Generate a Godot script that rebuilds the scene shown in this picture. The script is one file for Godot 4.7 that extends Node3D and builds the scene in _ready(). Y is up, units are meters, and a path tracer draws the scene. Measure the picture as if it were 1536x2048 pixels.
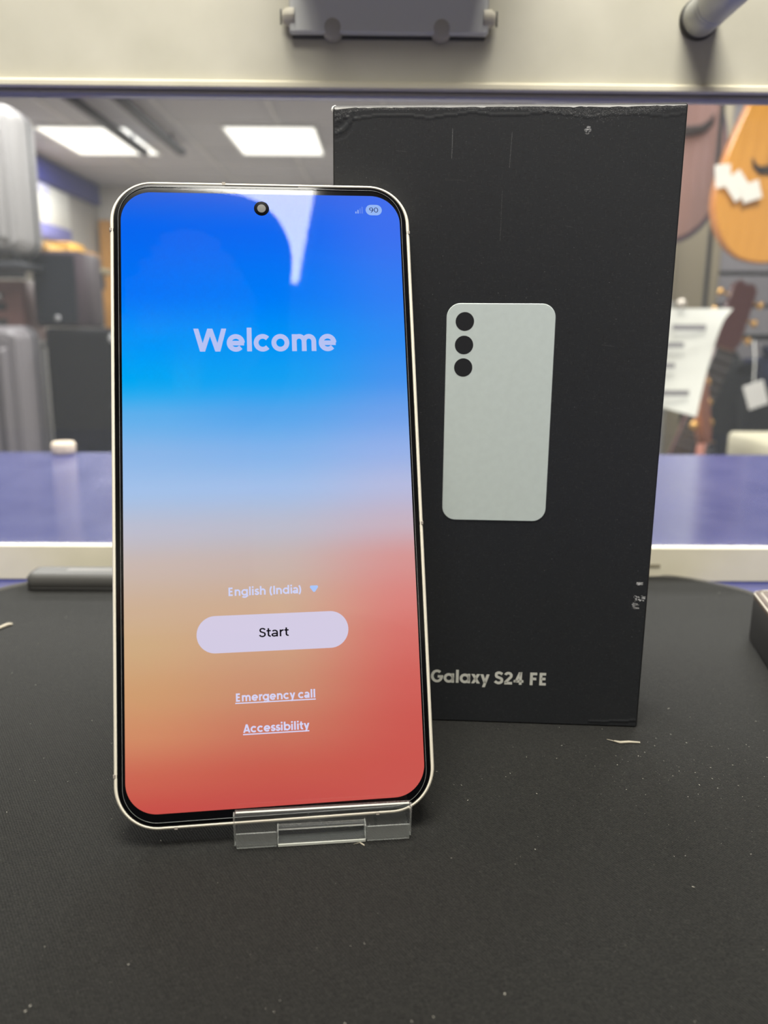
extends Node3D

# ---------------------------------------------------------------- camera numbers (metres, 1536 x 2048 frame)
const F_PX := 1619.317
const PITCH := 0.222209
const ROLL := 0.007115
const EYE := Vector3(0, 0.120787, 0)
const CEIL := 1.27          # ceiling above the mat
const FLOOR := -1.03
const TOP := -0.003         # blue counter top (the mat is 3 mm thick, its top is y = 0)

var cam_basis: Basis
var rng := RandomNumberGenerator.new()
var taken := {}
var M := {}

# ---------------------------------------------------------------- naming helpers
func numbered(called: String) -> String:
	if not taken.has(called):
		taken[called] = 0
		return called
	taken[called] += 1
	return "%s_%03d" % [called, taken[called]]

func tag(o: Node3D, label: String, category: String, group := "") -> Node3D:
	o.set_meta("label", label)
	o.set_meta("category", category)
	if group != "":
		o.set_meta("group", group)
	return o

func thing(called: String, label: String, category: String, at := Vector3.ZERO, basis_ := Basis(), group := "") -> Node3D:
	var o := Node3D.new()
	o.name = numbered(called)
	add_child(o)
	o.transform = Transform3D(basis_, at)
	return tag(o, label, category, group)

func part(called: String, mesh: Mesh, m: Material, parent: Node3D, at := Vector3.ZERO, basis_ := Basis()) -> MeshInstance3D:
	var o := MeshInstance3D.new()
	o.name = called if parent != self else numbered(called)
	o.mesh = mesh
	o.material_override = m
	o.transform = Transform3D(basis_, at)
	o.cast_shadow = GeometryInstance3D.SHADOW_CASTING_SETTING_ON
	parent.add_child(o, true)
	return o

func struct(called: String, mesh: Mesh, m: Material, at := Vector3.ZERO, basis_ := Basis()) -> MeshInstance3D:
	var o := part(called, mesh, m, self, at, basis_)
	o.set_meta("kind", "structure")
	return o

# ---------------------------------------------------------------- pixel helpers
func ray(u: float, v: float) -> Vector3:
	return cam_basis * Vector3((u - 768.0) / F_PX, (1024.0 - v) / F_PX, -1.0)

func at_z(u: float, v: float, z: float) -> Vector3:
	var d := ray(u, v)
	return EYE + d * (z / d.z)

func at_y(u: float, v: float, y: float) -> Vector3:
	var d := ray(u, v)
	return EYE + d * ((y - EYE.y) / d.y)

# ---------------------------------------------------------------- materials
func mat(c: Color, rough := 0.6, metal := 0.0, spec := 0.5) -> StandardMaterial3D:
	var m := StandardMaterial3D.new()
	m.albedo_color = c
	m.roughness = rough
	m.metallic = metal
	m.metallic_specular = spec
	return m

func rgb(r: int, g: int, b: int) -> Color:
	return Color8(r, g, b)

func glow(c: Color) -> StandardMaterial3D:
	var m := StandardMaterial3D.new()
	m.shading_mode = BaseMaterial3D.SHADING_MODE_UNSHADED
	m.albedo_color = c
	return m

func noise_tex(freq: float, a: Color, b: Color, size := 256, sd := 1) -> NoiseTexture2D:
	var n := FastNoiseLite.new()
	n.seed = sd
	n.frequency = freq
	n.fractal_octaves = 4
	var t := NoiseTexture2D.new()
	t.width = size
	t.height = size
	t.seamless = true
	t.noise = n
	var g := Gradient.new()
	g.set_color(0, a)
	g.set_color(1, b)
	t.color_ramp = g
	return t

# ---------------------------------------------------------------- geometry helpers
func begin() -> SurfaceTool:
	var st := SurfaceTool.new()
	st.begin(Mesh.PRIMITIVE_TRIANGLES)
	return st

func done(st: SurfaceTool) -> ArrayMesh:
	st.generate_normals()
	return st.commit()

func tri(st: SurfaceTool, a: Vector3, b: Vector3, c: Vector3, out: Vector3) -> void:
	if (c - a).cross(b - a).dot(out) < 0.0:
		var t := b
		b = c
		c = t
	st.add_vertex(a)
	st.add_vertex(b)
	st.add_vertex(c)

func quad(st: SurfaceTool, a: Vector3, b: Vector3, c: Vector3, d: Vector3, out: Vector3) -> void:
	tri(st, a, b, c, out)
	tri(st, a, c, d, out)

func rr(w: float, h: float, r: float, seg := 8) -> PackedVector2Array:
	var p := PackedVector2Array()
	r = minf(r, minf(w, h) * 0.5)
	if r <= 0.0:
		return PackedVector2Array([Vector2(w, h) * 0.5, Vector2(-w, h) * 0.5, Vector2(-w, -h) * 0.5, Vector2(w, -h) * 0.5])
	for k in 4:
		var c := Vector2((w * 0.5 - r) * [1, -1, -1, 1][k], (h * 0.5 - r) * [1, 1, -1, -1][k])
		for i in seg + 1:
			var a := PI * 0.5 * (k + float(i) / seg)
			p.append(c + Vector2(cos(a), sin(a)) * r)
	return p

# loft of rounded rectangles along z; rings = [[w, h, r, z], ...] from back to front; cx, cy shift the middle
func loft(rings: Array, seg := 8, cap_back := true, cap_front := true, sharp := []) -> ArrayMesh:
	var st := begin()
	loft_into(st, rings, seg, cap_back, cap_front, Vector3.ZERO, sharp)
	return done(st)

func loft_into(st: SurfaceTool, rings: Array, seg := 8, cap_back := true, cap_front := true, off := Vector3.ZERO, sharp := []) -> void:
	var loops := []
	for q in rings:
		loops.append(rr(q[0], q[1], maxf(q[2], 0.00001), seg))
	var n: int = loops[0].size()
	for k in rings.size() - 1:
		st.set_smooth_group(k if k in sharp or sharp.is_empty() and k % 2 == 0 and false else 0)
		for i in n:
			var j := (i + 1) % n
			var a: Vector2 = loops[k][i]
			var b: Vector2 = loops[k][j]
			var c: Vector2 = loops[k + 1][j]
			var d: Vector2 = loops[k + 1][i]
			var za: float = rings[k][3]
			var zb: float = rings[k + 1][3]
			var A := Vector3(a.x, a.y, za) + off
			var B := Vector3(b.x, b.y, za) + off
			var C := Vector3(c.x, c.y, zb) + off
			var D := Vector3(d.x, d.y, zb) + off
			var mid := (a + b) * 0.5
			var out := Vector3(mid.x, mid.y, 0).normalized()
			# the ring's own slope decides which way a flat step faces
			var grow: float = rings[k + 1][0] - rings[k][0]
			if absf(zb - za) < 1e-7:
				out = Vector3(0, 0, -1 if grow > 0 else 1)
			if zb < za - 1e-9:
				out = -out
			quad(st, A, B, C, D, out)
	for e in 2:
		if (e == 0 and not cap_back) or (e == 1 and not cap_front):
			continue
		st.set_smooth_group(-1)
		var loop: PackedVector2Array = loops[0] if e == 0 else loops[-1]
		var z: float = rings[0][3] if e == 0 else rings[-1][3]
		var out := Vector3(0, 0, -1 if e == 0 else 1)
		for i in n:
			var a: Vector2 = loop[i]
			var b: Vector2 = loop[(i + 1) % n]
			tri(st, Vector3(0, 0, z) + off, Vector3(a.x, a.y, z) + off, Vector3(b.x, b.y, z) + off, out)

# box with chamfered edges, centred, size s
func chamfer_box(s: Vector3, c := 0.0) -> ArrayMesh:
	var st := begin()
	chamfer_into(st, Vector3.ZERO, s, c)
	return done(st)

func chamfer_into(st: SurfaceTool, at: Vector3, s: Vector3, c: float) -> void:
	if c <= 0.0:
		c = minf(s.x, minf(s.y, s.z)) * 0.04
	loft_into(st, [[s.x - 2 * c, s.y - 2 * c, 0.0, -s.z / 2], [s.x, s.y, c, -s.z / 2 + c], [s.x, s.y, c, s.z / 2 - c], [s.x - 2 * c, s.y - 2 * c, 0.0, s.z / 2]], 1, true, true, at)

func flat_poly(p: PackedVector2Array, z := 0.0) -> ArrayMesh:
	var st := begin()
	st.set_smooth_group(-1)
	var idx := Geometry2D.triangulate_polygon(p)
	for k in range(0, idx.size(), 3):
		tri(st, Vector3(p[idx[k]].x, p[idx[k]].y, z), Vector3(p[idx[k + 1]].x, p[idx[k + 1]].y, z), Vector3(p[idx[k + 2]].x, p[idx[k + 2]].y, z), Vector3.BACK)
	return done(st)

# outline extruded from z0 to z1, with a rounded rim made by pulling the outline in
func extrude(p: PackedVector2Array, z0: float, z1: float, bev := 0.0) -> ArrayMesh:
	var st := begin()
	extrude_into(st, p, z0, z1, bev)
	return done(st)

func extrude_into(st: SurfaceTool, p: PackedVector2Array, z0: float, z1: float, bev := 0.0) -> void:
	var n := p.size()
	var area := 0.0
	for i in n:
		area += p[i].cross(p[(i + 1) % n])
	var sgn := 1.0 if area > 0 else -1.0
	var inner := PackedVector2Array()
	var nrm := PackedVector2Array()
	for i in n:
		var t := (p[(i + 1) % n] - p[(i + n - 1) % n]).normalized()
		var o := Vector2(t.y, -t.x) * sgn
		nrm.append(o)
		inner.append(p[i] - o * bev)
	var idx := Geometry2D.triangulate_polygon(inner)
	for e in 2:
		var z := z0 if e == 0 else z1
		st.set_smooth_group(-1)
		for k in range(0, idx.size(), 3):
			var a := inner[idx[k]]
			var b := inner[idx[k + 1]]
			var c := inner[idx[k + 2]]
			tri(st, Vector3(a.x, a.y, z), Vector3(b.x, b.y, z), Vector3(c.x, c.y, z), Vector3(0, 0, -1 if e == 0 else 1))
	st.set_smooth_group(0)
	for i in n:
		var j := (i + 1) % n
		var o3 := Vector3(nrm[i].x + nrm[j].x, nrm[i].y + nrm[j].y, 0)
		if bev > 0.0:
			quad(st, Vector3(inner[i].x, inner[i].y, z0), Vector3(inner[j].x, inner[j].y, z0), Vector3(p[j].x, p[j].y, z0 + bev), Vector3(p[i].x, p[i].y, z0 + bev), o3 + Vector3(0, 0, -1))
			quad(st, Vector3(inner[i].x, inner[i].y, z1), Vector3(inner[j].x, inner[j].y, z1), Vector3(p[j].x, p[j].y, z1 - bev), Vector3(p[i].x, p[i].y, z1 - bev), o3 + Vector3(0, 0, 1))
		quad(st, Vector3(p[i].x, p[i].y, z0 + bev), Vector3(p[j].x, p[j].y, z0 + bev), Vector3(p[j].x, p[j].y, z1 - bev), Vector3(p[i].x, p[i].y, z1 - bev), o3)

func tube_into(st: SurfaceTool, pts: Array, radii: Array, seg := 8, caps := true) -> void:
	var rings := []
	for i in pts.size():
		var t: Vector3 = (pts[mini(i + 1, pts.size() - 1)] - pts[maxi(i - 1, 0)]).normalized()
		var u := t.cross(Vector3.UP if absf(t.y) < 0.9 else Vector3.RIGHT).normalized()
		var w := t.cross(u)
		var ring := []
		for k in seg:
			var a := TAU * k / seg
			ring.append(pts[i] + (u * cos(a) + w * sin(a)) * radii[i])
		rings.append(ring)
	st.set_smooth_group(0)
	for i in pts.size() - 1:
		for k in seg:
			var k2 := (k + 1) % seg
			var out: Vector3 = rings[i][k] + rings[i][k2] + rings[i + 1][k] + rings[i + 1][k2] - 2.0 * (pts[i] + pts[i + 1])
			quad(st, rings[i][k], rings[i][k2], rings[i + 1][k2], rings[i + 1][k], out)
	if caps:
		st.set_smooth_group(-1)
		for e in [0, pts.size() - 1]:
			var o: Vector3 = (pts[0] - pts[1]) if e == 0 else (pts[-1] - pts[-2])
			for k in seg:
				tri(st, pts[e], rings[e][k], rings[e][(k + 1) % seg], o)

func tube(pts: Array, radii: Array, seg := 8) -> ArrayMesh:
	var st := begin()
	tube_into(st, pts, radii, seg)
	return done(st)

# profile [[radius, z], ...] turned about z
func lathe(profile: Array, seg := 24) -> ArrayMesh:
	var st := begin()
	st.set_smooth_group(0)
	for i in profile.size() - 1:
		for k in seg:
			var a := TAU * k / seg
			var b := TAU * (k + 1) / seg
			var P := Vector3(cos(a) * profile[i][0], sin(a) * profile[i][0], profile[i][1])
			var Q := Vector3(cos(b) * profile[i][0], sin(b) * profile[i][0], profile[i][1])
			var R := Vector3(cos(b) * profile[i + 1][0], sin(b) * profile[i + 1][0], profile[i + 1][1])
			var S := Vector3(cos(a) * profile[i + 1][0], sin(a) * profile[i + 1][0], profile[i + 1][1])
			var dr: float = profile[i + 1][0] - profile[i][0]
			var dz: float = profile[i + 1][1] - profile[i][1]
			var out := Vector3(cos((a + b) / 2) * dz, sin((a + b) / 2) * dz, -dr)
			if profile[i][0] > 1e-7:
				tri(st, P, Q, R, out)
			if profile[i + 1][0] > 1e-7:
				tri(st, P, R, S, out)
	return done(st)

# ---------------------------------------------------------------- a small monoline alphabet, cap height 1
func arc(cx: float, cy: float, rx: float, ry: float, a0: float, a1: float, n := 14) -> PackedVector2Array:
	var p := PackedVector2Array()
	for i in n + 1:
		var a := deg_to_rad(lerpf(a0, a1, float(i) / n))
		p.append(Vector2(cx + rx * cos(a), cy + ry * sin(a)))
	return p

func ln(v: Array) -> PackedVector2Array:
	var p := PackedVector2Array()
	for i in range(0, v.size(), 2):
		p.append(Vector2(v[i], v[i + 1]))
	return p

func curve(v: Array) -> PackedVector2Array:
	var c := Curve2D.new()
	var q := ln(v)
	for i in q.size():
		var t := (q[mini(i + 1, q.size() - 1)] - q[maxi(i - 1, 0)]) / 6.0
		c.add_point(q[i], -t, t)
	c.bake_interval = 0.03
	return c.get_baked_points()

# [advance, strokes]; h = half the stroke
func glyph(ch: String, h: float, one_storey: bool) -> Array:
	var X := 0.745
	var bw := 0.765
	var rx := bw / 2 - h
	var ry := X / 2 + 0.012 - h
	var cy := X / 2
	match ch:
		" ": return [0.30, []]
		"W":
			return [1.36, [], [[h, 1, 0.37, 0], [0.69, 1, 0.37, 0], [0.69, 1, 1.01, 0], [1.38 - h, 1, 1.01, 0]]]
		"e": return [bw, [arc(bw / 2, cy, rx, ry, 0, 318, 26), ln([h * 1.2, cy - 0.01, bw - h * 0.3, cy - 0.01])]]
		"l": return [0.11 + 2 * h, [ln([0.06 + h, 0, 0.06 + h, 1.04])]]
		"c": return [bw - 0.04, [arc(bw / 2, cy, rx, ry, 42, 318, 24)]]
		"o": return [bw, [arc(bw / 2, cy, rx, ry, 0, 360, 32)]]
		"m":
			var r1 := 0.21
			return [1.00 + 2 * h, [ln([0.08 + h, 0, 0.08 + h, X]), arc(0.08 + h + r1, X - h - r1 + 0.01, r1, r1, 180, 0, 12) + ln([0.08 + h + 2 * r1, 0]), arc(0.08 + h + 3 * r1, X - h - r1 + 0.01, r1, r1, 180, 0, 12) + ln([0.08 + h + 4 * r1, 0])]]
		"n", "h":
			var r2 := 0.235
			return [0.61 + 2 * h, [ln([0.08 + h, 0, 0.08 + h, X if ch == "n" else 1.04]), arc(0.08 + h + r2, X - h - r2 + 0.01, r2, r2, 180, 0, 12) + ln([0.08 + h + 2 * r2, 0])]]
		"r": return [0.47, [ln([0.08 + h, 0, 0.08 + h, X]), arc(0.08 + h + 0.27, X - h - 0.26, 0.27, 0.27, 180, 82, 8)]]
		"E": return [0.68, [ln([0.56, 1 - h, 0.09 + h, 1 - h, 0.09 + h, h, 0.57, h]), ln([0.09 + h, 0.52, 0.53, 0.52])]]
		"F": return [0.66, [ln([0.60, 1 - h, 0.09 + h, 1 - h, 0.09 + h, 0]), ln([0.09 + h, 0.50, 0.55, 0.50])]]
		"I": return [0.26 + 2 * h * 0.4, [ln([0.12 + h, 0, 0.12 + h, 1])]]
		"i": return [0.11 + 2 * h, [ln([0.06 + h, 0, 0.06 + h, X]), ln([0.06 + h, 0.86, 0.06 + h, 0.86 + 2.0 * h])]]
		"s":
			return [0.53, [curve([0.50 - h * 0.3, X - 0.16, 0.40, X - h + 0.0, 0.27, X - h + 0.01, 0.12 + h * 0.4, X - 0.10 - h * 0.7, 0.16, cy + 0.06, 0.30, cy, 0.44, cy - 0.07, 0.48 - h * 0.2, 0.12 + h * 0.7, 0.35, h, 0.24, h - 0.01, 0.13, h + 0.05, 0.05, 0.17])]]
		"S":
			return [0.67, [curve([0.60, 0.80, 0.50, 0.96 - h, 0.36, 1.01 - h, 0.20, 0.97 - h, 0.11 + h * 0.4, 0.75, 0.19, 0.60, 0.36, 0.52, 0.54, 0.43, 0.60 - h * 0.3, 0.28, 0.53, 0.07 + h, 0.36, h - 0.01, 0.18, 0.04 + h, 0.07, 0.23])]]
		"t": return [0.45, [ln([0.20, 0.95, 0.20, 0.24]) + arc(0.20 + 0.16, 0.16 + h, 0.16, 0.16, 180, 290, 8), ln([0.02, X - h, 0.42, X - h])]]
		"a":
			if one_storey:
				return [bw + 0.04, [arc(bw / 2 - 0.01, cy, rx, ry, 0, 360, 30), ln([bw - h, 0, bw - h, X])]]
			return [0.575 + h, [arc(0.30, X - h - 0.19, 0.225, 0.20, 150, 0, 10) + ln([0.525, 0]), arc(0.27, 0.205, 0.22 - h * 0.2, 0.215 - h, 95, 265, 14) + ln([0.40, h + 0.02, 0.525, 0.16]), ln([0.26, 0.42 - h, 0.525, 0.42 - h])]]
		"d": return [bw + 0.05, [arc(bw / 2, cy, rx, ry, 0, 360, 30), ln([bw - h, 0, bw - h, 1.04])]]
		"b": return [bw + 0.05, [arc(bw / 2 + 0.06, cy, rx, ry, 0, 360, 30), ln([0.06 + h, 0, 0.06 + h, 1.04])]]
		"g": return [bw + 0.05, [arc(bw / 2, cy, rx, ry, 0, 360, 30), ln([bw - h, X, bw - h, -0.02]) + arc(bw / 2, -0.02, rx, 0.26 - h, 0, -150, 12)]]
		"y": return [0.65, [], [[0.01 + h, X, 0.36, 0.04], [0.67 - h, X, 0.25, -0.28]]]
		"x": return [0.64, [], [[0.02 + h, X, 0.64 - h, 0], [0.64 - h, X, 0.02 + h, 0]]]
		"A": return [0.83, [ln([0.20, 0.26, 0.66, 0.26])], [[0.02 + h, 0, 0.43, 1], [0.84 - h, 0, 0.43, 1]]]
		"G": return [0.94, [arc(0.47, 0.5, 0.45 - h, 0.51 - h, 48, 345, 26) + ln([0.92 - h, 0.47, 0.52, 0.47])]]
		"2": return [0.68, [arc(0.335, 0.72 - h * 0.2, 0.27 - h * 0.5, 0.28 - h * 0.8, 165, -35, 14) + ln([0.10, h + 0.02]), ln([0.06, h, 0.63, h])]]
		"4": return [0.76, [ln([0.52, 0, 0.52, 1]), ln([0.03, 0.27, 0.74, 0.27])], [[0.50, 1, 0.06 + h, 0.27 - h]]]
		"9": return [0.66, [arc(0.32, 0.68, 0.29 - h, 0.32 - h, 0, 360, 24), curve([0.61 - h, 0.68, 0.57, 0.42, 0.45, 0.2, 0.27, 0])]]
		"0": return [0.70, [arc(0.34, 0.5, 0.31 - h, 0.51 - h, 0, 360, 30)]]
		"(": return [0.32, [arc(0.52, 0.42, 0.40, 0.66, 128, 232, 12)]]
		")": return [0.32, [arc(-0.22, 0.42, 0.40, 0.66, 52, -52, 12)]]
	return [0.5, []]

# lettering as a flat sheet; starts at the baseline's left end, width given in metres
func lettering(text: String, cap: float, weight: float, width: float, one_storey := false, round_ends := false, underline := 0.0) -> ArrayMesh:
	var st := begin()
	st.set_smooth_group(-1)
	var h := weight * 0.5
	var pen := 0.0
	var all := []
	var bars := []
	for ch in text:
		var g := glyph(ch, h, one_storey)
		for s in g[1]:
			var q := PackedVector2Array()
			for p in s:
				q.append(p + Vector2(pen, 0))
			all.append(q)
		if g.size() > 2:
			for v in g[2]:
				bars.append([v[0] + pen, v[1], v[2] + pen, v[3]])
		pen += g[0] + 0.03
	var total := pen - 0.03
	var sx := width / total
	for q in all:
		stroke_into(st, q, h, Vector2(sx, cap))
	for v in bars:
		var e := h * Vector2(v[2] - v[0], v[3] - v[1]).length() / absf(v[3] - v[1])
		quad(st, Vector3((v[0] - e) * sx, v[1] * cap, 0), Vector3((v[0] + e) * sx, v[1] * cap, 0), Vector3((v[2] + e) * sx, v[3] * cap, 0), Vector3((v[2] - e) * sx, v[3] * cap, 0), Vector3.BACK)
	if underline > 0.0:
		stroke_into(st, ln([0, -0.20, total, -0.20]), underline * 0.5, Vector2(sx, cap))
	return done(st)

func stroke_into(st: SurfaceTool, q: PackedVector2Array, h: float, sc: Vector2) -> void:
	var n := q.size()
	var closed := q[0].distance_to(q[n - 1]) < 1e-4
	var left := PackedVector2Array()
	var right := PackedVector2Array()
	for i in n:
		var a: Vector2 = q[i - 1] if i > 0 else (q[n - 2] if closed else q[0] - (q[1] - q[0]))
		var b: Vector2 = q[i + 1] if i < n - 1 else (q[1] if closed else q[n - 1] + (q[n - 1] - q[n - 2]))
		var d1 := (q[i] - a).normalized()
		var d2 := (b - q[i]).normalized()
		var n1 := Vector2(-d1.y, d1.x)
		var n2 := Vector2(-d2.y, d2.x)
		var m := (n1 + n2)
		m = n1 if m.length() < 1e-4 else m.normalized()
		var k := minf(1.0 / maxf(m.dot(n1), 0.2), 2.6)
		left.append((q[i] + m * h * k) * sc)
		right.append((q[i] - m * h * k) * sc)
	for i in n - 1:
		quad(st, Vector3(left[i].x, left[i].y, 0), Vector3(left[i + 1].x, left[i + 1].y, 0), Vector3(right[i + 1].x, right[i + 1].y, 0), Vector3(right[i].x, right[i].y, 0), Vector3.BACK)

# ================================================================ the scene
func _ready() -> void:
	rng.seed = 24
	cam_basis = Basis(Vector3.RIGHT, -PITCH) * Basis(Vector3.BACK, ROLL)
	make_camera()
	make_environment()
	make_lights()
	make_materials()
	make_room()
	make_counter()
	make_screen_partition()
	make_mat()
	make_box()
	make_phone()
	make_stand()
	make_desk_things()
	make_shop()
	make_dust()
	make_person()

func make_camera() -> void:
	var c := Camera3D.new()
	c.name = "camera"
	add_child(c)
	c.transform = Transform3D(cam_basis, EYE)
	var at := CameraAttributesPhysical.new()
	at.frustum_focal_length = 12.0 / (1024.0 / F_PX)
	at.frustum_focus_distance = 0.212
	at.frustum_near = 0.02
	at.frustum_far = 60.0
	at.exposure_aperture = at.frustum_focal_length / 2.1
	c.attributes = at
	c.fov = rad_to_deg(2.0 * atan(1024.0 / F_PX))
	c.near = 0.02
	c.far = 60.0
	c.current = true

func make_environment() -> void:
	var w := WorldEnvironment.new()
	w.name = "environment"
	var e := Environment.new()
	e.background_mode = Environment.BG_COLOR
	e.background_color = Color(0, 0, 0)
	e.tonemap_mode = Environment.TONE_MAPPER_LINEAR
	e.tonemap_exposure = 1.0
	e.sdfgi_enabled = true
	e.ssao_enabled = true
	e.ssil_enabled = true
	w.environment = e
	add_child(w)

const PANELS := [
	# x, z, width, depth, energy, where, label
	[-0.123, 0.794, 0.60, 0.60, 1.9, "staff", "square lit ceiling panel above the person at the counter"],
	[-0.02, -0.04, 0.60, 0.60, 2.7, "staff", "square lit ceiling panel above the phone and its box"],
	[-0.69, -5.46, 0.55, 0.78, 4.0, "shop", "whole white lit ceiling panel clear of the dark ceiling rails"],
	[-1.80, -5.49, 0.55, 0.78, 4.0, "shop", "lit ceiling panel crossed by dark ceiling rails near the blue fascia"],
	[0.45, -5.46, 0.55, 0.78, 4.0, "shop", "lit ceiling panel hidden behind the black phone box"],
	[1.60, -5.46, 0.55, 0.78, 4.0, "shop", "lit ceiling panel far behind the hanging lutes"],
	[-1.25, -2.75, 0.55, 0.78, 3.4, "shop", "lit ceiling panel above the suitcases and speakers"],
	[0.1, -2.75, 0.55, 0.78, 3.4, "shop", "lit ceiling panel above the open shop floor"],
	[1.35, -2.75, 0.55, 0.78, 3.4, "shop", "lit ceiling panel above the hanging lutes"],
	[-0.75, -1.15, 0.55, 0.60, 2.6, "shop", "added lit ceiling panel out of view over the customers' side beside the suitcases"],  # unseen row added to brighten the sign and other front faces
	[0.75, -1.15, 0.55, 0.60, 2.6, "shop", "added lit ceiling panel out of view over the customers' side beside the paper sign"],
]

func make_lights() -> void:
	for p in PANELS:
		var l := AreaLight3D.new()
		l.name = numbered("panel_light")
		l.area_size = Vector2(p[2] - 0.03, p[3] - 0.03)
		l.light_energy = p[4]
		l.light_color = Color(1.0, 0.985, 0.945) if p[5] == "staff" else Color(1.0, 1.0, 0.985)
		l.shadow_enabled = true
		l.area_range = 14.0
		l.area_attenuation = 2.0
		add_child(l)
		l.transform = Transform3D(Basis(Vector3.RIGHT, -PI / 2), Vector3(p[0], CEIL - 0.012, p[1]))

func make_materials() -> void:
	M.cream = mat(rgb(205, 198, 176), 0.45)
	M.white = mat(rgb(225, 224, 218), 0.6)
	M.grey_metal = mat(rgb(128, 130, 130), 0.42, 0.3)
	M.alu = mat(rgb(150, 150, 146), 0.35, 0.6)
	M.black = mat(rgb(18, 18, 19), 0.5)
	M.dark = mat(rgb(40, 42, 48), 0.6)
	M.blue = mat(rgb(62, 67, 126), 0.24)
	M.blue_paint = mat(rgb(52, 56, 130), 0.5)
	M.gold = mat(rgb(205, 160, 90), 0.3, 0.8)
	M.chrome = mat(rgb(200, 200, 198), 0.2, 0.9)
	M.string = mat(rgb(150, 120, 80), 0.4, 0.4)
	M.ebony = mat(rgb(34, 26, 24), 0.5)

func box_mesh(s: Vector3) -> ArrayMesh:
	return chamfer_box(s, minf(s.x, minf(s.y, s.z)) * 0.03)

# ---------------------------------------------------------------- room shell
func make_room() -> void:
	var X0 := -2.42
	var X1 := 2.9
	var Z0 := -7.2
	var Z1 := 2.2
	var w := X1 - X0
	var d := Z1 - Z0
	var cx := (X0 + X1) / 2
	var cz := (Z0 + Z1) / 2
	var floor_m := mat(rgb(168, 164, 158), 0.5)
	floor_m.albedo_texture = noise_tex(0.02, Color(0.85, 0.85, 0.85), Color(1, 1, 1), 256, 4)
	floor_m.uv1_triplanar = true
	struct("floor", box_mesh(Vector3(w + 0.2, 0.1, d + 0.2)), floor_m, Vector3(cx, FLOOR - 0.05, cz))
	var wall_m := mat(rgb(196, 192, 186), 0.8)
	wall_m.albedo_texture = noise_tex(0.01, Color(0.92, 0.92, 0.92), Color(1, 1, 1), 256, 5)
	wall_m.uv1_triplanar = true
	var hh := CEIL - FLOOR
	struct("wall_back", box_mesh(Vector3(w + 0.2, hh, 0.1)), wall_m, Vector3(cx, FLOOR + hh / 2, Z0 - 0.05))
	struct("wall_front", box_mesh(Vector3(w + 0.2, hh, 0.1)), mat(rgb(206, 203, 197), 0.8), Vector3(cx, FLOOR + hh / 2, Z1 + 0.05))
	struct("wall_left", box_mesh(Vector3(0.1, hh, d)), wall_m, Vector3(X0 - 0.05, FLOOR + hh / 2, cz))
	struct("wall_right", box_mesh(Vector3(0.1, hh, d)), wall_m, Vector3(X1 + 0.05, FLOOR + hh / 2, cz))
	# ceiling: slab, grid bars and tiles
	var slab_m := mat(rgb(170, 166, 164), 0.9)
	var ceiling := struct("ceiling", box_mesh(Vector3(w + 0.2, 0.1, d + 0.2)), slab_m, Vector3(cx, CEIL + 0.062, cz))
	var tile_m := []
	for k in 3:
		var m := mat(rgb(180 + 5 * k, 178 + 5 * k, 183 + 5 * k), 0.9)
		m.albedo_texture = noise_tex(0.06, Color(0.9, 0.9, 0.9), Color(1, 1, 1), 256, 10 + k)
		m.uv1_triplanar = true
		m.uv1_scale = Vector3.ONE * 3
		tile_m.append(m)
	var tile := chamfer_box(Vector3(0.585, 0.585, 0.012), 0.003)
	var flat_b := Basis(Vector3.RIGHT, PI / 2)
	for i in 9:
		for j in 16:
			var x := X0 + 0.3 + i * 0.6
			var z := Z1 - 0.3 - j * 0.6
			if x > X1 or z < Z0:
				continue
			part("tile", tile, tile_m[(i * 7 + j * 5 + i * j) % 3], ceiling, Vector3(x, CEIL + 0.006, z) - ceiling.position, flat_b)
	var bar_m := mat(rgb(196, 194, 194), 0.6)
	for i in 8:
		part("grid_bar", chamfer_box(Vector3(0.018, 0.016, d), 0.001), bar_m, ceiling, Vector3(X0 + 0.6 + i * 0.6, CEIL + 0.003, cz) - ceiling.position)
	for j in 15:
		part("grid_bar", chamfer_box(Vector3(w, 0.016, 0.018), 0.001), bar_m, ceiling, Vector3(cx, CEIL + 0.0035, Z1 - 0.6 - j * 0.6) - ceiling.position)
	# light fittings
	var frame_m := mat(rgb(220, 220, 215), 0.5)
	var diff := StandardMaterial3D.new()
	diff.albedo_color = rgb(240, 240, 235)
	diff.emission_enabled = true
	diff.emission = Color(1.0, 0.99, 0.96)
	diff.emission_energy_multiplier = 1.3
	for p in PANELS:
		var t := thing("ceiling_light", p[6], "light", Vector3(p[0], CEIL - 0.004, p[1]), Basis(), "ceiling light panels over the staff" if p[5] == "staff" else "ceiling light panels of the shop")
		part("diffuser", chamfer_box(Vector3(p[2] - 0.02, 0.004, p[3] - 0.02), 0.0005), diff, t, Vector3(0, -0.003, 0))
		for s in [-1, 1]:
			part("frame", chamfer_box(Vector3(0.016, 0.012, p[3]), 0.001), frame_m, t, Vector3(s * (p[2] / 2 - 0.004), -0.003, 0))
			part("frame", chamfer_box(Vector3(p[2], 0.012, 0.016), 0.001), frame_m, t, Vector3(0, -0.003, s * (p[3] / 2 - 0.004)))

# ---------------------------------------------------------------- counter, glass screen
const YAW := 0.021    # the counter's far side lies a little farther on the right

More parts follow.
